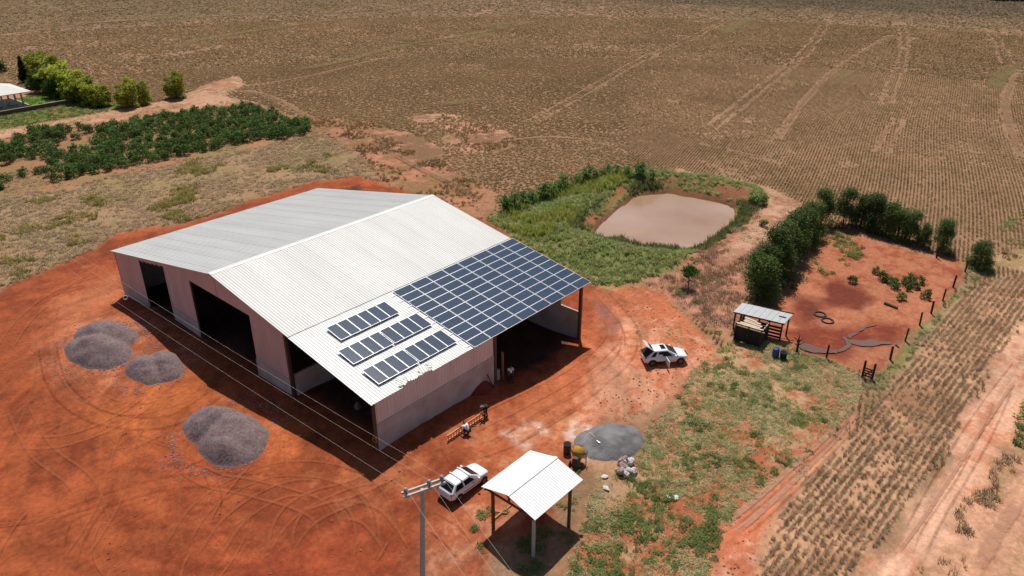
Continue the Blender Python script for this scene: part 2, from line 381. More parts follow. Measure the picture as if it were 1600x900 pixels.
def build_ground():
    nr = 560; r = 12*np.power(1.0091, np.arange(nr)); r = r[r < 2200]; r = np.append(r, 2600); nr = len(r)
    fine = np.linspace(R(-43), R(43), 640)
    th = np.concatenate([fine, np.linspace(R(43), R(317), 60)[1:-1]]); nt_ = len(th)
    ang = YAW+th
    X = (CAM[0]+r[:, None]*np.cos(ang)[None]).ravel(); Y = (CAM[1]+r[:, None]*np.sin(ang)[None]).ravel()
    n = len(X)
    zz = H(X, Y)
    dist = np.hypot(X-CAM[0], Y-CAM[1])
    zz = zz+(.10*(fbm(X, Y, 2.5, 3)-.5)+.05*(vnoise(X, Y, .5, 77)-.5))*np.clip((140-dist)/60, 0, 1)
    c1 = np.zeros((n, 3)); c2 = np.zeros((n, 3)); mk = np.zeros(n); zid = np.zeros(n, int)
    c1[:] = lin(*ZONES[0][2]); c2[:] = lin(*ZONES[0][3]); mk[:] = ZONES[0][4]
    nz = fbm(X, Y, 4.0, 31)
    nz2 = fbm(X, Y, .8, 41, 2)
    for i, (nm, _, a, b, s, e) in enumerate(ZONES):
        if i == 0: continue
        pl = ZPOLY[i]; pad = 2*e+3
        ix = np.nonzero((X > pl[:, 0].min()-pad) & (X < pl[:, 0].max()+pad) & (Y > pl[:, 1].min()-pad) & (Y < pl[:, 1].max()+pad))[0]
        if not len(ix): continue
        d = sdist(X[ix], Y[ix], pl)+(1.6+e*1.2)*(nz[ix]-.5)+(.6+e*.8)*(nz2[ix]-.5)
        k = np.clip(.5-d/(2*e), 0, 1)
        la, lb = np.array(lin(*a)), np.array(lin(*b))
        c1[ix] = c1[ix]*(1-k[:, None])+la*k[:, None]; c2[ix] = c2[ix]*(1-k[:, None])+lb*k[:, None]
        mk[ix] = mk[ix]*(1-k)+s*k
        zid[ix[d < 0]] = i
    # broad colour variation of the soil itself
    v = 1+.30*(fbm(X, Y, 14, 51)-.5)+.16*(fbm(X, Y, 45, 52)-.5)
    c1 *= v[:, None]; c2 *= v[:, None]
    yard = np.isin(ZNAME[zid], ['red_dirt_yard', 'packed_dirt', 'yard_dust', 'pale_soil', 'sandy_road', 'sandy_track', 'dirt_path'])
    rr_ = np.hypot(X+1, Y-12)+1.5*fbm(X, Y, 9, 88, 2); tt_ = np.arctan2(Y-12, X+1)
    road = np.isin(ZNAME[zid], ['sandy_road', 'sandy_track', 'dirt_path'])
    rr_ = np.where(road, Y+.03*X, rr_); tt_ = np.where(road, X*.06, tt_*3.2)
    st_ = .6*(vnoise(rr_/.45, tt_*2.2, 1.0, 71)-.5)+.5*(vnoise(rr_/1.3, tt_*1.4, 1.0, 72)-.5)+.35*(fbm(X, Y, 1.2, 73, 3)-.5)
    c1 = np.where(yard[:, None], c1*(1+.62*st_)[:, None], c1); c2 = np.where(yard[:, None], c2*(1+.62*st_)[:, None], c2)
    mk = mk+.5*(fbm(X, Y, 7, 61)-.5)
    # faces
    I = np.arange(nr-1)[:, None]*nt_; J = np.arange(nt_)[None]; J2 = (J+1) % nt_
    q = np.stack([I+J, I+nt_+J, I+nt_+J2, I+J2], -1).reshape(-1, 4)
    q = q[:, ::-1]
    names = ZNAME[zid[q[:, 0]]]
    gm = ground_material()
    for nm in dict.fromkeys(z[0] for z in ZONES):
        qs = q[names == nm]
        if not len(qs): continue
        used, inv = np.unique(qs, return_inverse=True); inv = inv.reshape(-1, 4)
        me = bpy.data.meshes.new(nm)
        me.vertices.add(len(used)); me.vertices.foreach_set('co', np.stack([X[used], Y[used], zz[used]], -1).astype(np.float32).ravel())
        me.loops.add(inv.size); me.loops.foreach_set('vertex_index', inv.ravel().astype(np.int32))
        me.polygons.add(len(inv)); me.polygons.foreach_set('loop_start', np.arange(0, inv.size, 4, dtype=np.int32))
        me.update(calc_edges=True)
        me.polygons.foreach_set('use_smooth', np.ones(len(inv), bool))
        for an, arr in (('soil', c1), ('patch', c2)):
            at_ = me.attributes.new(an, 'FLOAT_COLOR', 'POINT')
            at_.data.foreach_set('color', np.concatenate([arr[used], np.ones((len(used), 1))], 1).astype(np.float32).ravel())
        at_ = me.attributes.new('share', 'FLOAT', 'POINT'); at_.data.foreach_set('value', mk[used].astype(np.float32))
        me.materials.append(gm)
        o = bpy.data.objects.new(nm if nm != 'dry_crop_field' else 'ground', me); COL.objects.link(o); o['kind'] = 'structure'

def ground_material():
    mt = bpy.data.materials.new('soil'); mt.use_nodes = True; t = mt.node_tree; b = t.nodes['Principled BSDF']
    N = t.nodes.new; L = t.links.new
    b.inputs['Roughness'].default_value = .95; b.inputs['Specular IOR Level'].default_value = .2
    a1 = N('ShaderNodeAttribute'); a1.attribute_name = 'soil'
    a2 = N('ShaderNodeAttribute'); a2.attribute_name = 'patch'
    a3 = N('ShaderNodeAttribute'); a3.attribute_name = 'share'
    g = N('ShaderNodeNewGeometry')
    n1 = N('ShaderNodeTexNoise'); n1.inputs['Scale'].default_value = .55; n1.inputs['Detail'].default_value = 9; n1.inputs['Roughness'].default_value = .68
    L(g.outputs['Position'], n1.inputs['Vector'])
    ad = N('ShaderNodeMath'); ad.operation = 'ADD'; L(n1.outputs[0], ad.inputs[0]); L(a3.outputs['Fac'], ad.inputs[1])
    mr = N('ShaderNodeMapRange'); mr.interpolation_type = 'SMOOTHSTEP'; mr.inputs[1].default_value = .84; mr.inputs[2].default_value = 1.06
    L(ad.outputs[0], mr.inputs[0])
    mx = N('ShaderNodeMix'); mx.data_type = 'RGBA'; L(mr.outputs[0], mx.inputs[0]); L(a1.outputs['Color'], mx.inputs[6]); L(a2.outputs['Color'], mx.inputs[7])
    n2 = N('ShaderNodeTexNoise'); n2.inputs['Scale'].default_value = 2.6; n2.inputs['Detail'].default_value = 6; n2.inputs['Roughness'].default_value = .75
    L(g.outputs['Position'], n2.inputs['Vector'])
    mr2 = N('ShaderNodeMapRange'); mr2.inputs[1].default_value = .25; mr2.inputs[2].default_value = .75; mr2.inputs[3].default_value = .62; mr2.inputs[4].default_value = 1.38
    L(n2.outputs[0], mr2.inputs[0])
    mu = N('ShaderNodeVectorMath'); mu.operation = 'SCALE'; L(mx.outputs[2], mu.inputs[0]); L(mr2.outputs[0], mu.inputs['Scale'])
    L(mu.outputs[0], b.inputs['Base Color'])
    bp = N('ShaderNodeBump'); bp.inputs['Strength'].default_value = .6; bp.inputs['Distance'].default_value = .10
    L(n2.outputs[0], bp.inputs['Height']); L(bp.outputs[0], b.inputs['Normal'])
    return mt
build_ground()

# pond and puddles: brown water sheets
def water_mat(name, col, rough, rip):
    mt = mat(name, col, rough, bump=rip, bscale=3.0, noise=.22, nscale=.10); return mt
M_POND = mat('muddy_pond_water', (.46, .31, .235), .05, col2=(.33, .195, .115), nscale=.085, bump=.05, bscale=3.0)
M_PUD = water_mat('muddy_puddle_water', (.20, .105, .08), .12, .04)
def sheet(name, poly, z, mt, kind='structure'):
    me = bpy.data.meshes.new(name); bm = bmesh.new()
    vs = [bm.verts.new((x, y, z(x, y) if callable(z) else z)) for x, y in poly]
    f = bm.faces.new(vs); f.normal_update()
    if f.normal.z < 0: f.normal_flip()
    bmesh.ops.triangulate(bm, faces=bm.faces[:])
    bm.to_mesh(me); bm.free(); me.materials.append(mt)
    o = bpy.data.objects.new(name, me); COL.objects.link(o); o['kind'] = kind
    return o
pc = POND.mean(0)
sheet('pond_water', pc+(POND-pc)*1.14, WATER_Z, M_POND)

# ribbons: wheel ruts and field tracks lying on the soil
def ribbon_mat(name, col, strength=1.0, col2=None):
    mt = bpy.data.materials.new(name); mt.use_nodes = True; t = mt.node_tree; b = t.nodes['Principled BSDF']
    N = t.nodes.new; L = t.links.new
    b.inputs['Roughness'].default_value = .95; b.inputs['Specular IOR Level'].default_value = .2
    g = N('ShaderNodeNewGeometry')
    n = N('ShaderNodeTexNoise'); n.inputs['Scale'].default_value = 1.1; n.inputs['Detail'].default_value = 7; n.inputs['Roughness'].default_value = .7
    L(g.outputs['Position'], n.inputs['Vector'])
    mx = N('ShaderNodeMix'); mx.data_type = 'RGBA'; mx.inputs[6].default_value = (*col, 1); mx.inputs[7].default_value = (*(col2 or [c*.7 for c in col]), 1)
    L(n.outputs[0], mx.inputs[0]); L(mx.outputs[2], b.inputs['Base Color'])
    a = N('ShaderNodeAttribute'); a.attribute_name = 'edge'
    ad = N('ShaderNodeMath'); ad.operation = 'MULTIPLY_ADD'; L(n.outputs[0], ad.inputs[0]); ad.inputs[1].default_value = 1.6; L(a.outputs['Fac'], ad.inputs[2])
    mr = N('ShaderNodeMapRange'); mr.interpolation_type = 'SMOOTHSTEP'; mr.inputs[1].default_value = 1.0; mr.inputs[2].default_value = 1.8; mr.inputs[4].default_value = strength
    L(ad.outputs[0], mr.inputs[0])
    tr = N('ShaderNodeBsdfTransparent'); ms = N('ShaderNodeMixShader')
    L(mr.outputs[0], ms.inputs[0]); L(tr.outputs[0], ms.inputs[1]); L(b.outputs[0], ms.inputs[2])
    L(ms.outputs[0], t.nodes['Material Output'].inputs[0])
    return mt
def smooth_path(pts, step=.6):
    pts = [np.array(p[:2], float) for p in pts]
    if len(pts) == 2: pts = [pts[0], (pts[0]+pts[1])/2, pts[1]]
    out = []
    ext = [2*pts[0]-pts[1]]+pts+[2*pts[-1]-pts[-2]]
    for i in range(1, len(ext)-2):
        p0, p1, p2, p3 = ext[i-1:i+3]; n = max(2, int(np.hypot(*(p2-p1))/step))
        for k in range(n):
            s = k/n
            out.append(.5*((2*p1)+(-p0+p2)*s+(2*p0-5*p1+4*p2-p3)*s*s+(-p0+3*p1-3*p2+p3)*s**3))
    out.append(pts[-1]); return np.array(out)
TRACKS = []
def ribbon(name, path, width, mt, lift=.035, off=0.0, fade=True):
    d = np.gradient(path, axis=0); d /= np.linalg.norm(d, axis=1)[:, None]+1e-9
    nrm = np.stack([-d[:, 1], d[:, 0]], -1)
    c = path+nrm*off
    if name == 'field_track': TRACKS.append((c, width*.5))
    ws = np.array([-.5, -.22, .22, .5]); ed = np.array([-.45, .75, .75, -.45])
    V = c[:, None]+nrm[:, None]*ws[None, :, None]*width
    n = len(c)
    zz = H(V[..., 0], V[..., 1])+lift+.05
    V3 = np.concatenate([V, zz[..., None]], -1).reshape(-1, 3)
    f = [(i*4+k, (i+1)*4+k, (i+1)*4+k+1, i*4+k+1) for i in range(n-1) for k in range(3)]
    f = [q[::-1] for q in f]
    me = bpy.data.meshes.new(name); me.from_pydata(V3.tolist(), [], f); me.update()
    e = np.repeat(ed[None], n, 0)
    if fade:
        fr = np.minimum(np.arange(n), np.arange(n)[::-1])/max(4, n*.12); e = e-1.0*(1-np.clip(fr, 0, 1))[:, None]
    a = me.attributes.new('edge', 'FLOAT', 'POINT'); a.data.foreach_set('value', e.ravel().astype(np.float32))
    me.materials.append(mt)
    o = bpy.data.objects.new(name, me); COL.objects.link(o); o['kind'] = 'structure'
    return o
M_RUTL = ribbon_mat('pale_rut_dust', lin(204, 122, 80), .34)
M_RUTD = ribbon_mat('dark_rut_soil', lin(120, 56, 34), .26)
M_TRK = ribbon_mat('field_track_soil', lin(186, 144, 112), .6, lin(158, 116, 88))
M_TRKO = ribbon_mat('field_weed_strip', lin(156, 138, 92), .6, lin(136, 124, 74))
M_PALEP = ribbon_mat('pale_path_dust', lin(216, 168, 140), .85, lin(196, 140, 110))
ruts = [
 [(0,745),(50,650),(72,575),(70,520),(85,465)], [(95,560),(135,615),(210,640),(320,610)], [(60,470),(110,440),(170,410)],
 [(70,520),(90,600),(150,650),(260,660),(350,610),(420,600)], [(250,900),(320,790),(410,740),(500,735),(575,765),(600,830),(590,900)],
 [(310,900),(370,810),(450,765),(540,770)], [(420,900),(470,820),(540,780),(620,760)], [(280,720),(330,750),(400,765),(500,800),(520,870)],
 [(270,900),(262,800),(275,700),(300,630)], [(0,860),(120,800),(240,760),(330,750),(470,760)], [(100,900),(170,790),(200,690),(230,640)],
 [(20,620),(60,700),(130,760),(160,860)], [(640,900),(600,830),(560,800),(480,800)], [(690,690),(770,650),(850,610),(930,560),(960,520),(945,475)],
 [(760,720),(840,660),(920,610),(975,560),(985,520)], [(700,720),(790,690),(880,640),(950,600)], [(930,450),(960,480),(985,515),(990,560)],
 [(0,560),(40,500),(100,455),(180,430)], [(0,690),(100,690),(200,650),(260,600)], [(450,900),(440,840),(470,790),(560,760),(650,720)], [(640,800),(700,830),(760,900)], [(560,900),(575,850),(560,790),(510,760)],
]
for i, rp in enumerate(ruts):
    path = smooth_path([at(u, v) for u, v in rp])
    mt = M_RUTD if i in (3, 9, 14) else M_RUTL
    ribbon('wheel_rut', path, .34, mt, .012+.0042*i, .75)
    ribbon('wheel_rut', path, .34, mt, .0141+.0042*i, -.75)
gr_ = random.Random(3)
for i in range(34):      # fainter, shorter passes of the same vehicles
    u, v = gr_.choice([(520, 850), (140, 800), (300, 820), (90, 600), (200, 680), (620, 800), (420, 840)])
    c = at(u+gr_.uniform(-90, 90), v+gr_.uniform(-60, 60)); ra = gr_.uniform(4, 14); a0 = gr_.uniform(0, 6.28); da = gr_.uniform(.5, 1.3)
    path = smooth_path([(c.x+ra*math.cos(a0+da*k_/5), c.y+ra*math.sin(a0+da*k_/5)) for k_ in range(6)], .5)
    path = path[(np.abs(path[:, 0]+2) > 2) | (path[:, 1] < -3)]; path = path[path[:, 0] < -1.5] if c.y > -4 else path
    if len(path) < 8: continue
    ribbon('wheel_rut', path, gr_.choice([.22, .3]), gr_.choice([M_RUTL, M_RUTL, M_RUTL, M_RUTL, M_RUTD]), .11+.003*i)
for rp in [[(1345,630),(1320,670),(1262,730),(1200,790),(1130,850)], [(1330,620),(1300,672),(1240,728),(1170,790),(1100,840)]]:
    path = smooth_path([at(u, v) for u, v in rp]); ribbon('wheel_rut', path, .8, M_PALEP, .02); ribbon('wheel_rut', path, .35, M_RUTD, .045, .6)
for rp, wd in [([(1600,575),(1535,670),(1450,800),(1375,900)], .5), ([(1590,590),(1545,690),(1480,800),(1430,900)], .35), ([(1600,545),(1520,650),(1440,780),(1400,860)], .3), ([(1560,620),(1500,740),(1440,830),(1420,900)], .3), ([(1600,770),(1560,830),(1520,900)], 1.6)]:
    ribbon('wheel_rut', smooth_path([at(u, v) for u, v in rp]), wd, M_PALEP if wd > .4 else M_RUTD, .03)
trk = [([(830,190),(905,150),(1000,95),(1090,55),(1170,12)], 2.0), ([(1110,200),(1200,130),(1255,85),(1285,45),(1293,20)], 2.0), ([(1405,185),(1375,240)], 1.8), ([(1385,160),(1410,90),(1412,50),(1400,30)], 2.0), ([(1575,100),(1555,60),(1535,40)], 2.0)]
for rp, gap in trk:
    path = smooth_path([at(u, v) for u, v in rp], 2.0)
    for s in (-1, 1): ribbon('field_track', path, .75, M_TRK, .1+.02*s, s*gap/2+s*.1)
for rp, wd in [([(1215,215),(1262,150),(1310,105),(1390,55)], 1.5), ([(500,195),(420,150),(355,140)], 2.0), ([(560,210),(640,255),(730,300),(775,330)], 2.5), ([(700,230),(760,225),(860,215),(960,225)], 2.0), ([(1100,225),(1180,245),(1240,262)], 1.5), ([(1590,110),(1570,160),(1585,220),(1600,250)], 2.0), ([(380,135),(480,120),(600,90)], 1.5), ([(1050,270),(1100,280),(1175,288),(1235,315)], 1.6), ([(0,55),(100,42),(200,30)], 3.0), ([(265,85),(310,80),(345,72)], 4)]:
    ribbon('field_track', smooth_path([at(u, v) for u, v in rp], 2.0), wd, M_TRK, .13)
for rp, wd in [([(0,50),(120,38),(350,25),(560,18),(690,2)], 6), ([(230,82),(330,60),(430,44),(560,27),(700,8)], 6), ([(400,120),(520,100),(640,70),(760,50),(860,28)], 5), ([(560,60),(700,70),(800,40)], 4), ([(1590,95),(1560,125),(1555,150)], 6), ([(1200,25),(1160,35),(1120,60)], 8), ([(1370,95),(1330,115),(1280,150)], 2), ([(620,175),(720,160),(820,150)], 6), ([(1500,30),(1540,40),(1600,38)], 8)]:
    ribbon('field_weed_strip', smooth_path([at(u, v) for u, v in rp], 3.0), wd, M_TRKO, .18)
M_PUDS = M_PUD
for pts in [[(1250,533),(1262,537),(1272,541),(1285,545),(1300,547),(1312,549),(1308,553),(1290,552),(1272,551),(1255,547),(1247,540)],
            [(1300,547),(1318,541),(1322,528),(1326,527),(1328,537),(1333,542),(1322,548),(1312,552)],
            [(1327,532),(1345,534),(1370,533),(1392,535),(1388,539),(1365,541),(1345,541),(1330,540)],
            [(1328,527),(1340,517),(1352,511),(1372,510),(1350,515),(1340,522),(1332,530)],
            ]:
    pw = smooth_path([at(u, v) for u, v in pts+[pts[0]]], .35)[:-1]; ctr = pw.mean(0)
    pw = pw+np.stack([fbm(pw[:, 0], pw[:, 1], .9, 5, 3)-.5, fbm(pw[:, 0], pw[:, 1], .9, 6, 3)-.5], -1)*.9
    sheet('puddle', pw, lambda x, y: float(H(x, y))+.075, M_PUD)

# ------------------------------------------------------------------ the barn
RA = math.atan(3.676/21.373); LA = math.atan(4.221/21.78)
def roof_z(y): return 5+3.676/21.373*(y+.25) if y < 21.123 else 8.676-4.221/21.78*(y-21.123)
def corr_mesh(name, width, length, mt, pitch=.25, depth=.03, jag=0):
    """profiled sheet, ribs run along local y"""
    prof = []
    n = max(1, round(width/pitch))
    for i in range(n):
        x = i*width/n; pw = width/n
        prof += [(x, 0), (x+pw*.52, 0), (x+pw*.66, depth), (x+pw*.86, depth)]
    prof.append((width, 0))
    b = MB(); v = []
    for i, (x, z) in enumerate(prof):
        j = rnd.uniform(0, jag) if jag else 0
        j2 = rnd.uniform(0, jag) if jag else 0
        v += [(x, j, z), (x, length-j2, z), (x, length-j2, z-.012), (x, j, z-.012)]
    f = []
    for i in range(len(prof)-1):
        a, c = i*4, i*4+4
        f += [(a, c, c+1, a+1), (a+3, a+2, c+2, c+3), (a, a+3, c+3, c), (a+1, c+1, c+2, a+2)]
    f += [(0, 1, 2, 3), tuple(len(v)-4+k for k in (3, 2, 1, 0))]
    return b.add(v, f).mesh(name, mt)
barn = empty('barn', (0, 0, 0), 0, 'large open pink-clad barn with white and grey corrugated gable roof carrying solar panels', 'barn')
NS = 26; SW = 26.47/NS
me_lo = corr_mesh('roof_sheet_lower', SW, 10.35, M_WHITE_ROOF); me_up = corr_mesh('roof_sheet_upper', SW, 11.5, M_CREAM_ROOF)
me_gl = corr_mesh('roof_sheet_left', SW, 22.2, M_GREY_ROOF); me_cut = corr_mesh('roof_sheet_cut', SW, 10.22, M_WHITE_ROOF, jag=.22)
ca, sa = math.cos(RA), math.sin(RA)
for i in range(NS):
    x = -.3+i*SW; j = .012*(i % 2)
    cut = i in (3, 4, 5)
    s0 = .12 if cut else 0
    inst('roof_sheet', me_cut if cut else me_lo, barn, (x, -.25+s0*ca, 5+s0*sa+j), (RA, 0, 0))
    inst('roof_sheet', me_up, barn, (x, -.25+10.2*ca, 5.05+10.2*sa+j), (RA, 0, 0))
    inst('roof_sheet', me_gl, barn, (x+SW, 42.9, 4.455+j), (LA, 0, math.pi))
b = MB(); b.bar((-.32, 20.98, 8.72), (26.2, 20.98, 8.72), .3, .03, up=(0, -sa, ca)); b.bar((-.32, 21.28, 8.72), (26.2, 21.28, 8.72), .3, .03, up=(0, math.sin(LA), math.cos(LA)))
b.build('ridge_cap', M_WHITE_ROOF, barn)
for k in range(9):      # cracked pieces left on the eave
    wd = rnd.uniform(.4, .9)
    o = inst('broken_sheet', corr_mesh('broken_sheet', wd, rnd.uniform(.35, .9), M_WHITE_ROOF, jag=.2), barn,
             (2.6+k*.42, -.32+rnd.uniform(0, .5), 5.06+rnd.uniform(.02, .12)), (RA+rnd.uniform(-.05, .18), rnd.uniform(-.08, .08), rnd.uniform(-.35, .35)))
# cladding sheets
def clad(p0, p1, zb, zt0, zt1, mt=None, name='wall_panel', ribs=3, depth=.035):
    p0 = Vector((p0[0], p0[1], 0)); p1 = Vector((p1[0], p1[1], 0)); d = p1-p0; L = d.length; d.normalize(); n = Vector((d.y, -d.x, 0))
    prof = []
    for i in range(ribs):
        x = i*L/ribs; w_ = L/ribs
        prof += [(x, 0), (x+w_*.62, 0), (x+w_*.72, depth), (x+w_*.9, depth)]
    prof.append((L, 0)); v = []; f = []
    for x, o in prof:
        zt = zt0+(zt1-zt0)*x/L; q = p0+d*x+n*o
        v += [(q.x, q.y, zb), (q.x, q.y, zt), (q.x-n.x*.01, q.y-n.y*.01, zt), (q.x-n.x*.01, q.y-n.y*.01, zb)]
    for i in range(len(prof)-1):
        a, c = i*4, i*4+4
        f += [(a, c, c+1, a+1), (a+3, a+2, c+2, c+3), (a, a+3, c+3, c), (a+1, c+1, c+2, a+2)]
    return MB().add(v, f).build(name, mt or M_PINK, barn)
def run(axis, const, a, c, zb, ztf, step=1.0, flip=False):
    n = max(1, round(abs(c-a)/step))
    for i in range(n):
        u0 = a+(c-a)*i/n; u1 = a+(c-a)*(i+1)/n
        q0, q1 = ((const, u0), (const, u1)) if axis == 'y' else ((u0, const), (u1, const))
        clad(q0, q1, zb(u0) if callable(zb) else zb, ztf(u0), ztf(u1))
top = lambda y: roof_z(y)-.06
# front gable (outside faces -x: run with y decreasing)
run('y', 0, 42.6, 36.65, .62, top); run('y', 0, 30.85, 26.05, 1.95, top); run('y', 0, 15.95, 10.85, 2.15, top)
def panel_above(a, c, z0):
    n = round(abs(c-a)); 
    for i in range(n):
        u0 = a+(c-a)*i/n; u1 = a+(c-a)*(i+1)/n
        ys = [u0, u1]
        if (u0-21.123)*(u1-21.123) < 0: ys = [u0, 21.123, u1]
        for p_, q_ in zip(ys, ys[1:]): clad((0, p_), (0, q_), z0, top(p_), top(q_), ribs=3 if len(ys) == 2 else 2)
panel_above(26.05, 15.95, 6.38)
def conc(name, a, c, th=.16): MB().box([(p+q)/2 for p, q in zip(a, c)], [abs(p-q) for p, q in zip(a, c)]).build(name, M_CONC, barn)
conc('concrete_wall', (-.06, 36.62, -1.5), (.12, 42.62, .62)); conc('concrete_wall', (-.06, 26.02, -.6), (.12, 30.9, 1.95)); conc('concrete_wall', (-.06, 10.85, -.4), (.12, 15.98, 2.15))
conc('concrete_wall', (.1, -.06, 0), (12.9, .12, 2.93))
_p = M_PINK; M_PINK = mat('bounce_lit_pink_cladding', (.80, .65, .63), .6, noise=.16, nscale=.8, stretch=(1, 1, .3))  # lighter copy for the side wall, bounced light put into the colour
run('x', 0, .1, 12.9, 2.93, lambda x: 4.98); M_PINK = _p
# rear gable, left wall
conc('concrete_wall', (25.36, .3, -1.6), (25.52, 42.5, 2.0)); conc('concrete_wall', (.1, 42.55, -1.6), (25.3, 42.7, 1.0))
n = 40
for i in range(n):
    y0 = 2.5+i*1.0; y1 = y0+1
    ys = [y0, y1] if (y0-21.123)*(y1-21.123) >= 0 else [y0, 21.123, y1]
    for p_, q_ in zip(ys, ys[1:]): clad((25.45, p_), (25.45, q_), 2.0, top(p_), top(q_))
run('x', 42.64, 25.4, .1, 1.0, lambda x: 4.42)
conc('partition_wall', (.25, 10.5, -.5), (12.5, 10.7, 2.7))
conc('concrete_wall', (13.35, .25, -1.5), (14.0, .45, .95))
# frame
def col(name, x, y, z0, z1, w_=.22, mt=M_STEEL): MB().box((x, y, (z0+z1)/2), (w_, w_, z1-z0)).build(name, mt, barn)
col('column', .02, 10.72, -.3, roof_z(10.7)-.1, .26, M_RUST); col('column', .02, .0, -.4, 4.95, .2, M_RUST)
col('column', 13.08, .05, -1.4, 4.93, .3); col('column', 25.3, .05, -1.6, 4.95, .26, M_RUST)
col('column', .1, 16.0, -.3, 6.3, .1); col('column', .1, 26.02, -.3, 6.3, .1); col('column', .1, 30.92, -.3, 6.4, .14, M_RUST)
col('column', .05, 42.66, -1.7, 4.4, .12, M_RUST); col('column', 25.4, 42.6, -1.5, 4.4, .2)
for y in (10.6, 21.1, 32): col('column', 13, y, -1, roof_z(y)-.35, .3); col('column', 25.2, y, -1.5, roof_z(y)-.3, .3)
def beam(name, a, c, w_, h_, mt=M_STEEL): b = MB(); b.bar(a, c, w_, h_); b.build(name, mt, barn)
beam('eave_beam', (13, .05, 4.82), (25.5, .05, 4.82), .12, .2)
for x in (.18, 13, 25.2):
    beam('rafter', (x, .1, 4.86), (x, 21.0, 8.42), .14, .22); beam('rafter', (x, 21.2, 8.42), (x, 42.5, 4.3), .14, .22)
beam('gable_beam', (.02, .0, 4.92), (.02, 10.7, 6.76), .1, .16, M_RUST)
run('y', .02, 36.65, 30.85, lambda u: top(u)-.4, top)
o = MB().box((.3, 31.3, 3.2), (.06, 1.0, 6.0)).build('sliding_door', M_PINK, barn); o['label'] = 'sliding door leaf pushed open beside the narrow doorway'
T(MB().torus(.22, .05, M=Matrix.Translation((-.14, -.02, 1.7)) @ Matrix.Rotation(R(90), 4, 'Y')).build('hose_coil', M_WOODO), 'orange hose coil hung on the barn corner column', 'hose')
o = MB(); q = Vector((14.25, .1, -1.0)); o.bar(q, q+Vector((-.1, .0, 3.7)), .22, .07); T(o.build('leaning_plank', M_WOODO), 'orange plank standing upright in the barn side opening', 'plank')
q = at(772, 607, .02); o = MB(); o.bar(q, (12.0, -.12, 1.55), .06); T(o.build('leaning_pole', M_WOODD), 'thin pole leaning from the dirt heap against the barn wall', 'pole')

# ------------------------------------------------------------------ solar panels
def cell_mat():
    mt = bpy.data.materials.new('solar_cells'); mt.use_nodes = True; t = mt.node_tree; b = t.nodes['Principled BSDF']
    N = t.nodes.new; L = t.links.new
    b.inputs['Roughness'].default_value = .2; b.inputs['Specular IOR Level'].default_value = .35
    tc = N('ShaderNodeTexCoord'); sp = N('ShaderNodeSeparateXYZ'); L(tc.outputs['Object'], sp.inputs[0])
    fs = []
    for ax in (0, 1):
        d = N('ShaderNodeMath'); d.operation = 'DIVIDE'; d.inputs[1].default_value = .157; L(sp.outputs[ax], d.inputs[0])
        f = N('ShaderNodeMath'); f.operation = 'FRACT'; L(d.outputs[0], f.inputs[0])
        c = N('ShaderNodeMath'); c.operation = 'LESS_THAN'; c.inputs[1].default_value = .085; L(f.outputs[0], c.inputs[0]); fs.append(c)
    mxm = N('ShaderNodeMath'); mxm.operation = 'MAXIMUM'; L(fs[0].outputs[0], mxm.inputs[0]); L(fs[1].outputs[0], mxm.inputs[1])
    oi = N('ShaderNodeObjectInfo')
    n = N('ShaderNodeTexNoise'); n.inputs['Scale'].default_value = 1.3; L(tc.outputs['Object'], n.inputs['Vector'])
    ad = N('ShaderNodeMath'); L(oi.outputs['Random'], ad.inputs[0]); L(n.outputs[0], ad.inputs[1])
    mr = N('ShaderNodeMapRange'); mr.inputs[1].default_value = .3; mr.inputs[2].default_value = 1.3; L(ad.outputs[0], mr.inputs[0])
    m1 = N('ShaderNodeMix'); m1.data_type = 'RGBA'; m1.inputs[6].default_value = (.016, .038, .075, 1); m1.inputs[7].default_value = (.026, .048, .092, 1); L(mr.outputs[0], m1.inputs[0])
    m2 = N('ShaderNodeMix'); m2.data_type = 'RGBA'; L(mxm.outputs[0], m2.inputs[0]); L(m1.outputs[2], m2.inputs[6]); m2.inputs[7].default_value = (.11, .13, .18, 1)
    L(m2.outputs[2], b.inputs['Base Color'])
    return mt
M_CELL = cell_mat()
def panel_meshes(a, c, nm):
    b = MB(); f = .026
    b.box((a/2, f/2, 0), (a, f, .045)); b.box((a/2, c-f/2, 0), (a, f, .045)); b.box((f/2, c/2, 0), (f, c-2*f, .045)); b.box((a-f/2, c/2, 0), (f, c-2*f, .045))
    fr = b.mesh(nm+'_frame', M_ALU)
    b = MB(); b.box((a/2, c/2, .006), (a-2*f, c-2*f, .02)); return fr, b.mesh(nm+'_cells', M_CELL)
FR_L, CE_L = panel_meshes(1.956, .992, 'landscape'); FR_P, CE_P = panel_meshes(.992, 1.956, 'portrait')
def array(x0, s0, lift, label, xs, ss, fr, ce, tilt=0.0, rails=None):
    a = empty('solar_array', (x0, -.25+s0*ca-lift*sa, 5+s0*sa+lift*ca), 0, label, 'solar array', 'solar arrays on the barn roof')
    a.rotation_euler = (RA+tilt, 0, 0)
    for s in ss:
        for x in xs:
            p = inst('solar_panel', fr, a, (x, s, 0)); inst('cell_sheet', ce, p)
    for s in rails or []:
        b = MB(); b.box(((xs[0]+xs[-1]+1.0)/2, s, -.05-lift*.3), (xs[-1]-xs[0]+(2 if fr is FR_L else 1), .05, .06+lift*.4)); b.build('mounting_rail', M_ALU, a)
    return a
array(10.32, -.09, .10, 'large array of eighty blue solar panels covering the far lower corner of the white roof', [i*2.0 for i in range(8)], [j*1.01 for j in range(10)], FR_L, CE_L, rails=[.5+1.01*j for j in range(10)])
array(2.56, 7.18, .2, 'short solar array of six panels, uppermost of the three small rows', [i*1.02 for i in range(6)], [0], FR_P, CE_P, .03, [.4, 1.5])
xs8 = [i*1.015+(.09 if i > 3 else 0) for i in range(8)]
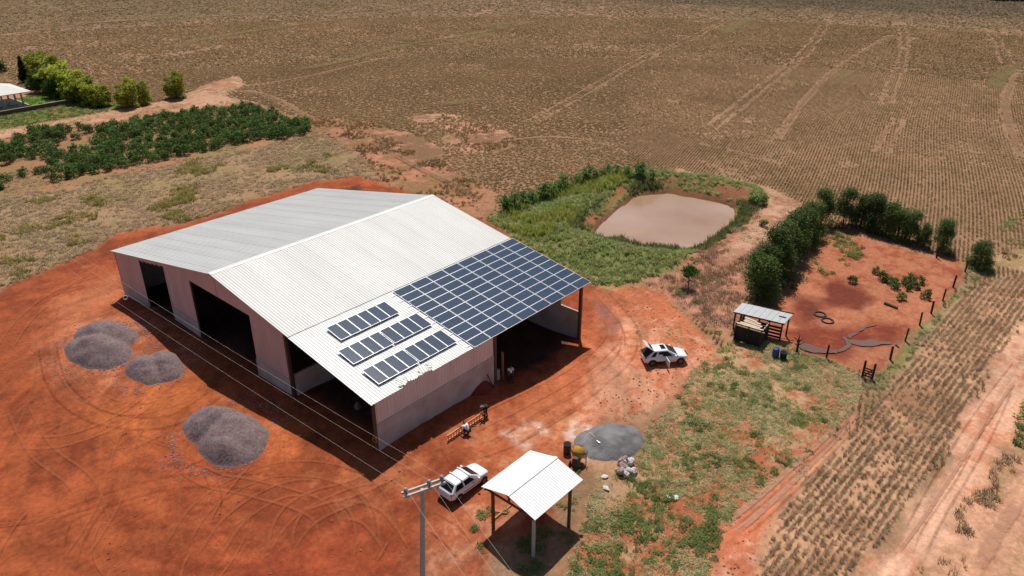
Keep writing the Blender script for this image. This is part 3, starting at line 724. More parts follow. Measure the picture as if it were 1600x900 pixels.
array(1.46, 4.24, .2, 'solar array of eight upright panels, middle of the three small rows', xs8, [0], FR_P, CE_P, .03, [.4, 1.5])
array(1.44, 1.26, .2, 'solar array of eight upright panels, lowest of three small rows above cracked eave', xs8, [0], FR_P, CE_P, .03, [.4, 1.5])

# ------------------------------------------------------------------ open white shelter
sh = empty('shelter', (.35, -15.1, 0), 0, 'small open shelter with white corrugated gable roof on four slim posts', 'shelter')
sA = math.atan(.6/2.15); ln = 2.33/math.cos(sA)
M_SHELT = mat('white_painted_sheet', (.80, .80, .80), .45, noise=.04, nscale=1)
me_s = corr_mesh('shelter_sheet', 1.0, ln, M_SHELT, .2, .016)
for i in range(5):
    o = inst('roof_sheet', me_s, sh, (i, 0, 3.0+.002*(i % 2)), (sA, 0, 0)); o = inst('roof_sheet', me_s, sh, (i+1, 4.62, 3.0+.002*(i % 2)), (sA, 0, math.pi))
b = MB(); b.bar((-.02, 2.31, 3.66), (5.02, 2.31, 3.66), .24, .025); b.build('ridge_cap', M_SHELT, sh)
for x, y in ((.15, .22), (.15, 3.72), (3.72, .1), (3.9, 3.8)):
    g = float(H(x+.35, y-15.1)); MB().box((x, y, (g-.3+2.93)/2), (.17, .17, 2.93-g+.3)).build('post', M_POLE if (x, y) == (.15, .22) else M_RUST, sh)
for a, c in (((0, .2, 2.93), (5, .2, 2.93)), ((0, 4.3, 2.93), (5, 4.3, 2.93)), ((.15, .2, 2.92), (.15, 4.3, 2.92)), ((3.8, .2, 2.92), (3.8, 4.3, 2.92)), ((.15, 2.31, 2.95), (.15, 2.31, 3.55)), ((0, 2.31, 3.57), (5, 2.31, 3.57))):
    b = MB(); b.bar(a, c, .1, .12); b.build('beam', M_RUST, sh)
for (p, q), lb in ((((772, 812), (800, 789)), 'long timber pole on the dirt behind the shelter post'), (((774, 800), (792, 803)), 'short timber pole beside the longer one under the shelter')):
    b = MB(); b.bar(at(*p, .07), at(*q, .07), .12, .1); T(b.build('timber_pole', M_WOODO), lb, 'timber')

# ------------------------------------------------------------------ utility pole and wires
topP = Vector((-7.5, -13.88, 10.0))
r1 = Vector(gp(660, 765, 0)-CAM); r2 = Vector(gp(660, 899, 0)-CAM); pn = r1.cross(r2)
base = Vector((-7.5, -13.88, -.6)); k = (base-Vector(CAM)).dot(pn)/(pn.x**2+pn.y**2); base = base-Vector((pn.x, pn.y, 0))*k
pole = empty('utility_pole', base, 0, 'tall grey concrete power pole with double timber crossarm', 'utility pole')
b = MB(); b.tube([(0, 0, -.5), (topP-base)*.5, topP-base], [.19, .155, .12], 10); b.build('pole', M_POLE, pole)
A0 = Vector((-8.5, -13.45, 10.02)); A1 = Vector((-6.3, -14.25, 10.02)); ad = (A1-A0).normalized(); an = Vector((-ad.y, ad.x, 0))
for s in (-1, 1):
    b = MB(); b.bar(A0-base+an*s*.17, A1-base+an*s*.17, .10, .13); b.build('crossarm', M_ARM, pole)
PINS = [A0+ad*.2, A0+ad*1.5, A1-ad*.12]
for q in PINS:
    o = MB().lathe([(.0, 0), (.04, .01), (.05, .08), (.12, .10), (.13, .16), (.06, .2), (.11, .24), (.10, .3), (.04, .34), (.0, .35)], 10, Matrix.Translation(q-base+Vector((0, 0, .07)))).build('insulator', M_INS, pole, smooth=True)
    MB().box(q-base+Vector((0, 0, .03)), (.09, .5, .16), rz=math.atan2(ad.y, ad.x)).build('bracket', M_INS, pole)
def wire(a, c, sag, lb, extra=None):
    a, c = Vector(a), Vector(c); pts = []
    for i in range(41):
        t = i/40; q = a.lerp(c, t); q.z -= sag*4*t*(1-t); pts.append(q)
    b = MB(); b.tube(pts, .005, 5); return T(b.build('power_line', M_WIRE), lb, 'power line', 'power lines on the pole')
ends = [(-8.5, 75, 10.2), (-7.55, 75, 10.2), (-6.7, 75, 10.2)]
nmw = ['outermost from the barn', 'in the middle', 'nearest the barn']
for q, e, nm in zip(PINS, ends, nmw): wire(q+Vector((0, 0, .38)), e, .9, 'thin power line over the barn front shadow, the one '+nm)
for q, e, nm in zip(PINS, [(-18.6, -48, 9.5), (-17.6, -48, 9.5), (-16.6, -48, 9.5)], ['farthest from the shelter', 'between the two others', 'nearest the shelter']): wire(q+Vector((0, 0, .38)), e, .5, 'thin power line from the pole past the shelter, the one '+nm)
b = MB()
T(MB().torus(.16, .025, 14, 6, Matrix.Translation((-7.45, 21, 9.25)) @ Matrix.Rotation(R(80), 4, 'X')).build('wire_loop', M_SHIRTW), 'small white loop hanging on the power line before the barn', 'wire loop')

# ------------------------------------------------------------------ heaps
def heap(name, cpx, rad_px, hgt, mt, lumps, label, group, cat='gravel pile', n=46, seed=0, flat=.0):
    c = at(*cpx); ex = at(cpx[0]+rad_px[0], cpx[1]); rx = (ex-c).length
    ey = at(cpx[0], cpx[1]-rad_px[1]); ry = (ey-c).length
    ax = math.atan2((ex-c).y, (ex-c).x)
    v = []; f = []
    for j in range(n+1):
        for i in range(n+1):
            lx, ly = (i/n-.5)*2.5, (j/n-.5)*2.5
            wx = c.x+lx*(ex-c).x+ly*(ey-c).x; wy = c.y+lx*(ex-c).y+ly*(ey-c).y
            hh = 0
            for (px, py, sx, sy, k) in lumps:
                d = math.hypot((lx-px)/sx, (ly-py)/sy)
                d += (.3*(float(fbm(wx, wy, 2.2, seed, 3))-.5))
                hh = max(hh, k*max(0.0, 1-max(0, d)**1.7)*(1-.5*max(0, .45-d)*flat))
            hh *= hgt*(1+.5*(float(fbm(wx, wy, 1.3, seed+3, 3))-.5))
            hh += .10*(float(vnoise(wx, wy, .35, seed+8))-.5)*min(1, hh*2)
            v.append((wx-c.x, wy-c.y, float(H(wx, wy))-c.z+hh-(.12 if hh < .02 else 0)+.05))
    for j in range(n):
        for i in range(n):
            q = (j*(n+1)+i, j*(n+1)+i+1, (j+1)*(n+1)+i+1, (j+1)*(n+1)+i)
            f.append(q)
    return T(MB().add(v, f).build(name, mt, smooth=True, loc=c), label, cat, group)
G = 'gravel piles in the red yard'
heap('gravel_pile', (158, 543), (55, 33), 1.5, M_GRAVEL, [(-.03, -.22, .95, .68, 1), (.15, .48, .92, .6, .95)], 'double-humped dark gravel pile at the far end of the red yard', G, seed=2)
heap('gravel_pile', (240, 575), (47, 26), 1.25, M_GRAVEL, [(-.2, -.1, .8, .85, .9), (.35, .1, .68, .9, 1)], 'smallest dark gravel pile touching the edge of the barn shadow', G, seed=12)
heap('gravel_pile', (352, 682), (65, 47), 1.6, M_GRAVEL, [(-.2, .3, .85, .7, .95), (.15, -.05, .88, .85, 1), (.1, -.45, .75, .5, .8)], 'largest dark gravel pile, nearest the open barn corner', G, seed=22)
heap('stone_dust_pile', (955, 690), (52, 28), 1.15, M_SAND, [(.05, .0, .98, 1.0, 1), (-.5, -.1, .6, .8, .5), (-.2, -.6, .6, .45, .35)], 'low round grey stone dust pile next to the yellow concrete mixer', None, 'sand pile', seed=33, flat=1)
heap('soil_heap', (746, 603), (27, 13), .85, mat('heaped_red_soil', lin(150, 60, 40), .95, noise=.4, nscale=2, bump=.6), [(.1, 0, .9, 1.0, 1)], 'heap of dark red soil against the end of the barn side wall', None, 'soil heap', seed=41, n=24)

# ------------------------------------------------------------------ cars
def loft_car(sta, mt_sub=1):
    """stations: x, half width, z low, z top; returns body MB"""
    b = MB(); ring = []
    for (x, w_, zl, zh) in sta:
        h_ = zh-zl
        half = [(.0, zl), (.86, zl), (.97, zl+.10), (1.0, zl+h_*.45), (.985, zh-.13), (.93, zh-.03), (.7, zh+.01), (0, zh+.025)]
        pts = [(x, y*w_, z) for y, z in half]+[(x, -y*w_, z) for y, z in half[-2:0:-1]]
        ring.append(pts)
    n = len(ring[0]); v = [p for r_ in ring for p in r_]; f = []
    for i in range(len(ring)-1):
        for k in range(n): f.append((i*n+k, (i+1)*n+k, (i+1)*n+(k+1) % n, i*n+(k+1) % n))
    f += [tuple(range(n)), tuple((len(ring)-1)*n+k for k in range(n-1, -1, -1))]
    return b.add(v, f)
def lerp3(a, c, t): return tuple(p+(q-p)*t for p, q in zip(a, c))
def quad_panel(name, pts, mt, parent, inset=.06, out=.012, th=.02, insets=None):
    """thin panel lying on the quad pts (a,b,c,d), proud of it"""
    a, b_, c, d = [Vector(p) for p in pts]; nrm = (b_-a).cross(d-a).normalized()
    P_ = lambda u, v: a*(1-u)*(1-v)+b_*u*(1-v)+c*u*v+d*(1-u)*v
    u0, u1, v0, v1 = insets or (inset, 1-inset, inset, 1-inset)
    q = [P_(u0, v0), P_(u1, v0), P_(u1, v1), P_(u0, v1)]
    v = [p-nrm*th for p in q]+[p+nrm*out for p in q]
    return MB().add(v, [(3,2,1,0),(4,5,6,7),(0,1,5,4),(1,2,6,5),(2,3,7,6),(3,0,4,7)]).build(name, mt, parent)
def wheel(parent, x, y, r, wd=.2):
    s = 1 if y > 0 else -1
    Mx = Matrix.Translation((x, y, r)) @ Matrix.Rotation(R(-90*s), 4, 'X')
    wo = empty('wheel'); wo.parent = parent
    MB().lathe([(.6*r, -wd/2), (.93*r, -wd/2), (r, -wd*.32), (r, wd*.32), (.93*r, wd/2), (.62*r, wd/2), (.6*r, wd*.3)], 20, Mx, 0).build('tyre', M_BLACK, wo, True)
    MB().lathe([(.61*r, 0), (.6*r, wd*.42), (.45*r, wd*.36), (.15*r, wd*.44), (.0, wd*.44)], 16, Mx, 0).build('rim', M_RIM, wo)
def arch(parent, x, y, r):
    s = 1 if y > 0 else -1
    b = MB(); v = []; n = 14
    for i in range(n+1):
        a = math.pi*i/n*1.1-.05*math.pi
        for rr, yy in ((r, .0), (r, .012), (0, .012)): v.append((x+rr*math.cos(a), y+s*yy, r*.8+rr*math.sin(a)))
    f = []
    for i in range(n): a = i*3; f += [(a, a+3, a+4, a+1), (a+1, a+4, a+5, a+2)]
    b.add(v, f).build('wheel_arch', M_DARK, parent)
def cabin(parent, rear_b, rear_t, front_t, front_b, wb, wt, zb, zt, mt):
    """greenhouse frustum; corner x positions at belt and roof"""
    c = {}
    for s in (-1, 1):
        c['rb', s] = (rear_b, s*wb*.95, zb); c['rt', s] = (rear_t, s*wt*.97, zt-.03); c['ft', s] = (front_t, s*wt, zt-.02); c['fb', s] = (front_b, s*wb*.93, zb)
    mid = ((rear_t+front_t)/2, 0, zt+.02)
    return c
def make_car(name, pos, heading, label, spec):
    car = empty(name, pos, heading, label, 'car')
    b = loft_car(spec['sta'])
    c = cabin(car, *spec['cabin'], M_CARW); rb, rt, ft, fb = [[c[k_, s] for s in (-1, 1)] for k_ in ('rb', 'rt', 'ft', 'fb')]
    rr = .07
    v = []; zt = spec['cabin'][7]
    sides = []
    for s in (0, 1):
        sg = (-1, 1)[s]
        v += [rb[s], rt[s], ft[s], fb[s]]
        sides.append([rb[s], rt[s], ft[s], fb[s]])
    # roof with a slight crown
    rx0, rx1 = rt[0][0], ft[0][0]; wr = rt[1][1]; wf = ft[1][1]
    v += [(rx0+.06, -wr*.86, zt), (rx0+.06, wr*.86, zt), (rx1-.06, -wf*.86, zt+.015), (rx1-.06, wf*.86, zt+.015), (rx0+.05, 0, zt+.03), (rx1-.05, 0, zt+.045)]
    f = [(0, 3, 2, 1), (4, 5, 6, 7), (0, 1, 5, 4), (3, 7, 6, 2), (1, 2, 10, 8), (5, 9, 11, 6), (8, 10, 13, 12), (12, 13, 11, 9), (1, 8, 12, 9, 5), (2, 6, 11, 13, 10)]
    bo = b.build('body', M_CARW, car, True)
    md = bo.modifiers.new('round', 'SUBSURF'); md.levels = md.render_levels = 2
    cb = MB().add(v, f).build('cabin_shell', M_CARW, car, True)
    md = cb.modifiers.new('bevel', 'BEVEL'); md.width = .10; md.segments = 4; md.limit_method = 'ANGLE'; md.angle_limit = R(25)
    quad_panel('windscreen', [fb[0], fb[1], ft[1], ft[0]], M_GLASS, car, .07)
    if not spec.get('open'): quad_panel('rear_window', [rb[1], rb[0], rt[0], rt[1]], M_GLASS, car, insets=(.09, .91, .12, .9))
    for s, sg in ((0, -1), (1, 1)):
        q = [rb[s], fb[s], ft[s], rt[s]] if sg < 0 else [fb[s], rb[s], rt[s], ft[s]]
        for i, (u0, u1) in enumerate(spec['win']):
            uu = (u0, u1) if sg < 0 else (1-u1, 1-u0)
            quad_panel('side_window', q, M_GLASS, car, insets=(*uu, .06, .86))
    L = spec['sta']; xf, xr = spec['axles']; wr_ = spec['r']; hw = spec['w']
    for x in (xf, xr):
        for s in (-1, 1):
            arch(car, x, s*hw*1.0, wr_*1.22); wheel(car, x, s*(hw-.055), wr_)
    xn, xt = L[-1][0], L[0][0]
    for s in (-1, 1):
        MB().box((xn-.20, s*hw*.56, spec['lamp_z']-.02), (.16, .30, .12), rz=-s*.3).build('headlight', M_LAMP, car)
        MB().box((xt+.10, s*hw*.78, spec['tail_z']-.02), (.12, .18, .2), rz=s*.25).build('tail_light', M_RED, car)
        MB().box((fb[0][0]-.32, s*(hw+.09), spec['cabin'][6]+.06), (.13, .17, .12)).build('mirror', M_CARW, car)
        b = MB(); b.box((0, s*(hw*1.0), spec['sta'][3][2]+.30), (xf-xr-.8, .025, .045)); b.build('side_moulding', M_DARK if spec.get('mould') else M_CARW, car)
        for dx in spec['handles']: MB().box((dx, s*(hw*.995), spec['cabin'][6]-.12), (.16, .04, .035)).build('door_handle', M_DARK if spec.get('mould') else M_CARW, car)
    MB().box((xn-.02, 0, spec['lamp_z']-.02), (.06, hw*.8, .08)).build('grille', M_DARK, car)
    MB().box((xt-.005, 0, spec['tail_z']-.22), (.03, .42, .12)).build('number_plate', M_ALU, car)
    MB().box((xn-.10, 0, .38), (.16, hw*1.25, .12)).build('front_bumper', M_CARW, car); MB().box((xt+.08, 0, .42), (.16, hw*1.55, .15)).build('rear_bumper', M_CARW, car)
    return car, c
gol_sta = [(-1.93, .70, .42, .80), (-1.86, .78, .30, .90), (-1.6, .81, .24, .93), (-.9, .82, .22, .93), (.2, .82, .22, .93), (.85, .82, .22, .92), (1.35, .80, .24, .86), (1.72, .74, .28, .78), (1.90, .62, .36, .66)]
g0, g1 = at(713, 785), at(756, 757)
gpos = (g0+g1)/2; gpos.z = float(H(gpos.x, gpos.y))+.03; gpos.x += .15; gpos.y += .75
gol, cc = make_car('parked_car', gpos, R(-1), 'white three-door hatchback with roof bars and black windows, parked by the shelter',
   dict(sta=gol_sta, cabin=(-1.84, -1.38, .15, .95, .80, .62, .90, 1.40), win=((.10, .40), (.45, .80)), axles=(1.22, -1.22), r=.29, w=.81, lamp_z=.64, tail_z=.78, mould=True, handles=(.15,)))
for x in (-.75, -.05):
    b = MB(); b.bar((x, -.62, 1.475), (x, .62, 1.475), .06, .05)
    for s in (-1, 1): b.box((x, s*.58, 1.43), (.09, .06, .12))
    b.build('roof_bar', M_CARW, gol)
c0, c1 = at(1018, 571.5), at(1064, 570); cd = (c1-c0); hd = math.atan2(cd.y, cd.x)
hb_sta = [(-2.05, .66, .40, .74), (-1.98, .80, .30, .94), (-1.7, .86, .24, 1.0), (-1.0, .87, .21, .97), (.1, .87, .21, .95), (.9, .87, .21, .93), (1.45, .85, .23, .86), (1.85, .76, .26, .76), (2.12, .55, .34, .60)]
cm = (c0+c1)/2; cm = cm+Vector((-math.sin(hd), math.cos(hd), 0))*.80; cm.z = float(H(cm.x, cm.y))+.03
hb, cc = make_car('parked_car', cm, hd, 'white hatchback with its tailgate raised and a rear door open, on pale bare soil',
   dict(sta=hb_sta, cabin=(-1.93, -1.2, .1, 1.08, .85, .62, .92, 1.45), win=((.12, .27), (.52, .84)), axles=(1.30, -1.33), r=.32, w=.865, lamp_z=.66, tail_z=.88, open=True, handles=(.0,)))
# rear door opening, the swung-out door, boot opening and raised tailgate
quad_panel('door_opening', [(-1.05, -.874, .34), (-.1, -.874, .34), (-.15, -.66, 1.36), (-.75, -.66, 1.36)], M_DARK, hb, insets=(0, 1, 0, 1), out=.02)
dm = MB(); dm.box((-.0, -.45, .62), (.06, .92, .62)); dm.build('rear_door', M_CARW, hb, loc=(-.1, -.87, 0)); o = hb.children[-1]; o['label'] = 'rear side door standing open'
MB().box((0, -.40, 1.12), (.03, .66, .36)).build('door_window', M_GLASS, o)
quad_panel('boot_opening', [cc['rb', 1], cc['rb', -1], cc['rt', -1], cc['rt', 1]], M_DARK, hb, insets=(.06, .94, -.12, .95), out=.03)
tg = MB(); tg.bar((-1.18, 0, 1.45), (-1.95, 0, 2.02), 1.24, .06); tg.build('tailgate', M_CARW, hb); hb.children[-1]['label'] = 'raised tailgate'
quad_panel('tailgate_window', [(-1.25, .5, 1.53), (-1.25, -.5, 1.53), (-1.55, -.5, 1.75), (-1.55, .5, 1.75)], M_GLASS, hb.children[-1], insets=(0, 1, 0, 1), out=.02)
MB().box((-.25, 0, 1.487), (.42, .72, .02)).build('sunroof', M_GLASS, hb)

# ------------------------------------------------------------------ people
def skin(name, verts, edges, radii, mt, parent=None, root=0, sub=1):
    me = bpy.data.meshes.new(name); me.from_pydata([tuple(v) for v in verts], edges, []); me.materials.append(mt)
    o = bpy.data.objects.new(name, me); COL.objects.link(o)
    if parent: o.parent = parent
    sk = o.modifiers.new('skin', 'SKIN'); sk.use_smooth_shade = True
    layer = me.skin_vertices[0] if me.skin_vertices else None
    if layer is None:
        bm = bmesh.new(); bm.from_mesh(me); bm.verts.layers.skin.verify(); bm.to_mesh(me); bm.free(); layer = me.skin_vertices[0]
    for i, r_ in enumerate(radii):
        layer.data[i].radius = r_ if isinstance(r_, tuple) else (r_, r_); layer.data[i].use_root = i == root
    sb = o.modifiers.new('sub', 'SUBSURF'); sb.levels = sb.render_levels = sub
    return o
def person(loc, rz, J, label, shirt, trous, group=None):
    """J: joint positions; keys pel, chest, neck, head, and sh/el/wr/hip/kn/an/toe with L and R"""
    J = {k_: Vector(v) for k_, v in J.items()}
    V = []; E_ = []; Rr = []; ids = {}
    def add(k_, p, r_, to=None):
        V.append(Vector(p)); Rr.append(r_); ids[k_] = len(V)-1
        if to is not None: E_.append((ids[to], ids[k_]))
    add('pel', J['pel'], (.15, .12)); add('waist', J['pel'].lerp(J['chest'], .5), (.135, .105), 'pel'); add('chest', J['chest'], (.16, .115), 'waist')
    add('neck', J['neck'], .06, 'chest'); hd_ = J['head']; up = (hd_-J['neck']).normalized(); fw = J['face'].normalized()
    add('jaw', hd_-up*.06+fw*.015, (.075, .08), 'neck'); add('head', hd_+up*.03, (.082, .092), 'jaw'); add('crown', hd_+up*.10, (.06, .07), 'head')
    add('nose', hd_+fw*.115-up*.0, .014, 'head')
    for s in 'LR':
        add('sh'+s, J['sh'+s], .068, 'chest'); add('el'+s, J['el'+s], .045, 'sh'+s); add('wr'+s, J['wr'+s], .032, 'el'+s)
        hdir = (J['wr'+s]-J['el'+s]).normalized(); side = hdir.cross(Vector((0, 0, 1)))
        if side.length < .1: side = Vector((0, 1, 0))
        side.normalize(); palm = J['wr'+s]+hdir*.075; add('palm'+s, palm, (.038, .022), 'wr'+s)
        curl = hdir.cross(side)
        for f_, (o_, l_) in enumerate([(-.033, .065), (-.011, .078), (.012, .074), (.034, .058)]):
            p1 = palm+side*o_+hdir*.035; p2 = p1+hdir*l_*.6-curl*.012*(f_+1)*.5; p3 = p2+hdir*l_*.35-curl*.02
            add(f'f{f_}a{s}', p1, .010, 'palm'+s); add(f'f{f_}b{s}', p2, .009, f'f{f_}a{s}'); add(f'f{f_}c{s}', p3, .008, f'f{f_}b{s}')
        p1 = J['wr'+s]+hdir*.045-side*.05; add('th1'+s, p1, .011, 'palm'+s); add('th2'+s, p1+hdir*.045-side*.018, .009, 'th1'+s)
        add('hip'+s, J['hip'+s], .095, 'pel'); add('kn'+s, J['kn'+s], .06, 'hip'+s); add('an'+s, J['an'+s], .042, 'kn'+s); add('toe'+s, J['toe'+s], (.045, .03), 'an'+s)
    o = skin('person', V, E_, Rr, M_SKIN)
    o.location = loc; o.rotation_euler = (0, 0, rz); T(o, label, 'person', group)
    def cloth(name, ch, grow, mt):
        idx = {}; vv = []; ee = []; rr = []
        for a, c in ch:
            for k_ in (a, c):
                if k_ not in idx:
                    idx[k_] = len(vv); vv.append(V[ids[k_]] if k_ in ids else J[k_]); q = Rr[ids[k_]] if k_ in ids else .05
                    rr.append(tuple(t+grow for t in q) if isinstance(q, tuple) else (q+grow, q+grow))
            ee.append((idx[a], idx[c]))
        return skin(name, vv, ee, rr, mt, o)
    for s in 'LR':
        J['slv'+s] = J['sh'+s].lerp(J['el'+s], .75); J['cuff'+s] = J['kn'+s].lerp(J['an'+s], .85)
    cloth('shirt', [('pel', 'waist'), ('waist', 'chest'), ('chest', 'shL'), ('shL', 'slvL'), ('chest', 'shR'), ('shR', 'slvR')], .02, shirt)
    cloth('trousers', [('pel', 'hipL'), ('hipL', 'knL'), ('knL', 'cuffL'), ('pel', 'hipR'), ('hipR', 'knR'), ('knR', 'cuffR')], .018, trous)
    skin('hair', [hd_+up*.05-fw*.03, hd_+up*.13-fw*.01], [(0, 1)], [(.088, .098), (.06, .07)], M_HAIR, o)
    sd = fw.cross(up).normalized()
    for s in (-1, 1):
        MB().lathe([(0, -.012), (.012, 0), (0, .012)], 8, Matrix.Translation(hd_+fw*.088+up*.03+sd*.032*s)).build('eye', M_DARK, o)
        skin('ear', [hd_+sd*s*.085, hd_+sd*s*.10+up*.03], [(0, 1)], [.02, .016], M_SKIN, o)
    for s in 'LR':
        a = J['an'+s]; t_ = J['toe'+s]; b = MB(); b.bar(a.lerp(t_, -.25)-Vector((0, 0, .03)), t_+(t_-a).normalized()*.05, .10, .085); b.build('shoe', M_BLACK, o)
    return o
stand = dict(pel=(0,0,.93), chest=(.0,0,1.32), neck=(.0,0,1.49), head=(.02,0,1.62), face=(1,0,-.1), shL=(0,.19,1.42), shR=(0,-.19,1.42), elL=(-.02,.26,1.13), elR=(.03,-.27,1.14), wrL=(.14,.20,.93), wrR=(.16,-.22,.96), hipL=(0,.095,.88), hipR=(0,-.095,.88), knL=(.02,.11,.48), knR=(.03,-.11,.48), anL=(-.01,.12,.08), anR=(0,-.12,.08), toeL=(.17,.14,.035), toeR=(.18,-.14,.035))
crouch = dict(pel=(-.1,0,.42), chest=(.16,0,.74), neck=(.27,0,.88), head=(.34,0,.99), face=(1,0,-.5), shL=(.18,.19,.83), shR=(.18,-.19,.83), elL=(.42,.24,.66), elR=(.42,-.25,.68), wrL=(.62,.26,.58), wrR=(.62,-.28,.58), hipL=(-.08,.1,.40), hipR=(-.08,-.1,.40), knL=(.30,.2,.52), knR=(.30,-.2,.50), anL=(.05,.15,.09), anR=(.03,-.16,.09), toeL=(.22,.18,.035), toeR=(.20,-.19,.035))
bend = dict(pel=(-.12,0,.90), chest=(.26,0,1.10), neck=(.42,0,1.13), head=(.55,0,1.13), face=(.75,0,-.66), shL=(.32,.19,1.09), shR=(.32,-.19,1.09), elL=(.42,.23,.80), elR=(.42,-.23,.80), wrL=(.50,.20,.56), wrR=(.52,-.20,.58), hipL=(-.12,.1,.86), hipR=(-.12,-.1,.86), knL=(.0,.12,.48), knR=(-.03,-.12,.48), anL=(-.12,.14,.08), anR=(-.16,-.14,.08), toeL=(.05,.16,.035), toeR=(.02,-.16,.035))
q = at(798, 597); person(q, R(-125), stand, 'man in white shirt and dark trousers standing in the barn shadow by the side opening', M_SHIRTW, M_TROUS)
L0, L1 = at(699, 690), at(751, 655); ld = (L1-L0).normalized(); lp = Vector((-ld.y, ld.x, 0)); hdg = math.atan2(ld.y, ld.x)
q = L0.lerp(L1, .44)-lp*.55; q.z = float(H(q.x, q.y))+.04; person(q, math.atan2(lp.y, lp.x), crouch, 'man in white shirt crouching behind the orange ladder', M_SHIRTW, M_TROUS)
q = L1+ld*.55; q.z = float(H(q.x, q.y))+.04; person(q, hdg+math.pi, bend, 'man in black clothes bending over the far end of the orange ladder', M_SHIRTB, M_SHIRTB)
ladder = empty('ladder', L0, 0, 'long orange wooden ladder lying on its side edge beside the barn shadow', 'ladder')
M_LAD = mat('orange_ladder_paint', (.75, .30, .12), .6, noise=.2)
LL = (L1-L0).length+.2; zr = (L1-L0).z/LL
for z in (.06, .50):
    b = MB(); b.bar((0, 0, z), Vector(ld)*LL+Vector((0, 0, z)), .07, .13); b.build('rail', M_LAD, ladder)
b = MB(); b.bar((0, 0, -.28), (0, 0, -.2), .03); rung_me = None
for i in range(int(LL/.3)):
    p = ld*(.15+.3*i); bb = MB(); bb.bar(p+Vector((0, 0, .1)), p+Vector((0, 0, .46)), .05, .05); bb.build('rung', M_LAD, ladder)

# ------------------------------------------------------------------ mixer, tub, shovel, bags
q = at(903, 722); mx = empty('concrete_mixer', q, R(20), 'concrete mixer with yellow drum and dark frame beside the grey stone dust', 'concrete mixer'); mx.scale = (.95, .95, .95)
tilt = Matrix.Translation((0, 0, 1.0)) @ Matrix.Rotation(R(35), 4, 'Y')
MB().lathe([(.12, -.52), (.36, -.48), (.50, -.22), (.52, .08), (.36, .42), (.26, .52), (.27, .55)], 20, tilt).build('drum', M_YEL, mx, True)
MB().torus(.53, .035, 28, 6, tilt @ Matrix.Translation((0, 0, -.05))).build('gear_ring', M_MIXF, mx)
MB().lathe([(0, 0), (.25, 0), (.25, .012), (0, .012)], 16, tilt @ Matrix.Translation((0, 0, .552))).build('drum_mouth', M_DARK, mx)
for s in (-1, 1):
    b = MB(); b.bar((-.6, s*.1, .45), (0, s*.58, 1.05), .07); b.bar((0, s*.58, 1.05), (.75, s*.45, .05), .07); b.build('yoke_arm', M_MIXF, mx)
b = MB(); b.bar((-.75, 0, .42), (.8, 0, .42), .1); b.bar((.75, -.5, .06), (.75, .5, .06), .08); b.bar((.75, 0, .42), (.75, 0, .05), .08); b.build('frame', M_MIXF, mx)
MB().box((-.72, 0, .78), (.5, .45, .5), taper=.85).build('motor_box', M_MIXF, mx)
for s in (-1, 1): MB().lathe([(.1, -.05), (.24, -.05), (.24, .05), (.1, .05)], 16, Matrix.Translation((-.7, s*.45, .24)) @ Matrix.Rotation(R(90), 4, 'X')).build('wheel', M_BLACK, mx)
MB().torus(.22, .02, 18, 5, Matrix.Translation((.0, -.68, 1.05)) @ Matrix.Rotation(R(90), 4, 'X')).build('tilt_wheel', M_MIXF, mx)
q = at(886, 708); tub = empty('drum_barrel', q, .3, 'dark open steel barrel standing beside the yellow mixer', 'barrel')
MB().lathe([(.29, 0), (.30, .02), (.295, .3), (.305, .31), (.295, .33), (.295, .58), (.305, .6), (.295, .62), (.30, .9), (.285, .9), (.28, .1), (0, .1)], 18).build('barrel_shell', M_STEEL, tub, True)
MB().torus(.30, .018, 20, 6, Matrix.Translation((0, 0, .9))).build('rim', M_RUST, tub)
q = at(920, 686); q2 = at(936, 702); z0 = .62
shv = empty('shovel', q, 0, 'shovel with pale handle lying on the grey stone dust pile', 'shovel')
d = (q2-q); d.z = 0
b = MB(); b.tube([(0, 0, z0+.05), d*.85+Vector((0, 0, z0+.17))], .028, 8); b.build('handle', M_WOODP, shv)
b = MB(); a_ = math.atan2(d.y, d.x); b.box(d*.97+Vector((0, 0, z0+.18)), (.36, .30, .02), rz=a_); b.bar(d*.85+Vector((0, 0, z0+.17)), d*.90+Vector((0, 0, z0+.18)), .06); b.build('blade', M_ALU, shv)
def bag(loc, sx, sy, sz, rot, mt, label, seed):
    me = bpy.data.meshes.new('torn_bag'); bm = bmesh.new(); bmesh.ops.create_icosphere(bm, subdivisions=3, radius=1)
    r_ = random.Random(seed)
    for v in bm.verts:
        n_ = float(fbm(v.co.x*3+seed*7, v.co.y*3+v.co.z*2, 1.0, seed, 3))
        v.co = Vector((v.co.x*sx*(.7+.7*n_), v.co.y*sy*(.7+.7*float(vnoise(v.co.y*4, v.co.x*4+seed, 1))), v.co.z*sz*(.5+n_)))
    bm.to_mesh(me); bm.free(); me.materials.append(mt)
    return T(inst('torn_bag', me, None, loc, rot), label, 'bag', 'torn bags dumped by the mixer')
kinds = [M_BAG, mat('white_torn_sack', (.68, .66, .66), .85, noise=.3, nscale=5), mat('brown_torn_sack', (.45, .33, .29), .9, noise=.4, nscale=5)]
for k_ in range(14):
    q = at(972+rnd.uniform(-7, 18), 724+rnd.uniform(-2, 20)); sc = rnd.uniform(.2, .36)
    bag(q+Vector((0, 0, .14+.1*(k_ % 3))), sc, sc*.7, .24, (rnd.uniform(-.4, .4), rnd.uniform(-.4, .4), rnd.uniform(0, 3)), kinds[k_ % 3], ('crumpled pinkish', 'crumpled white', 'crumpled brown')[k_ % 3]+' cement bag in the rubbish heap by the stone dust', k_)
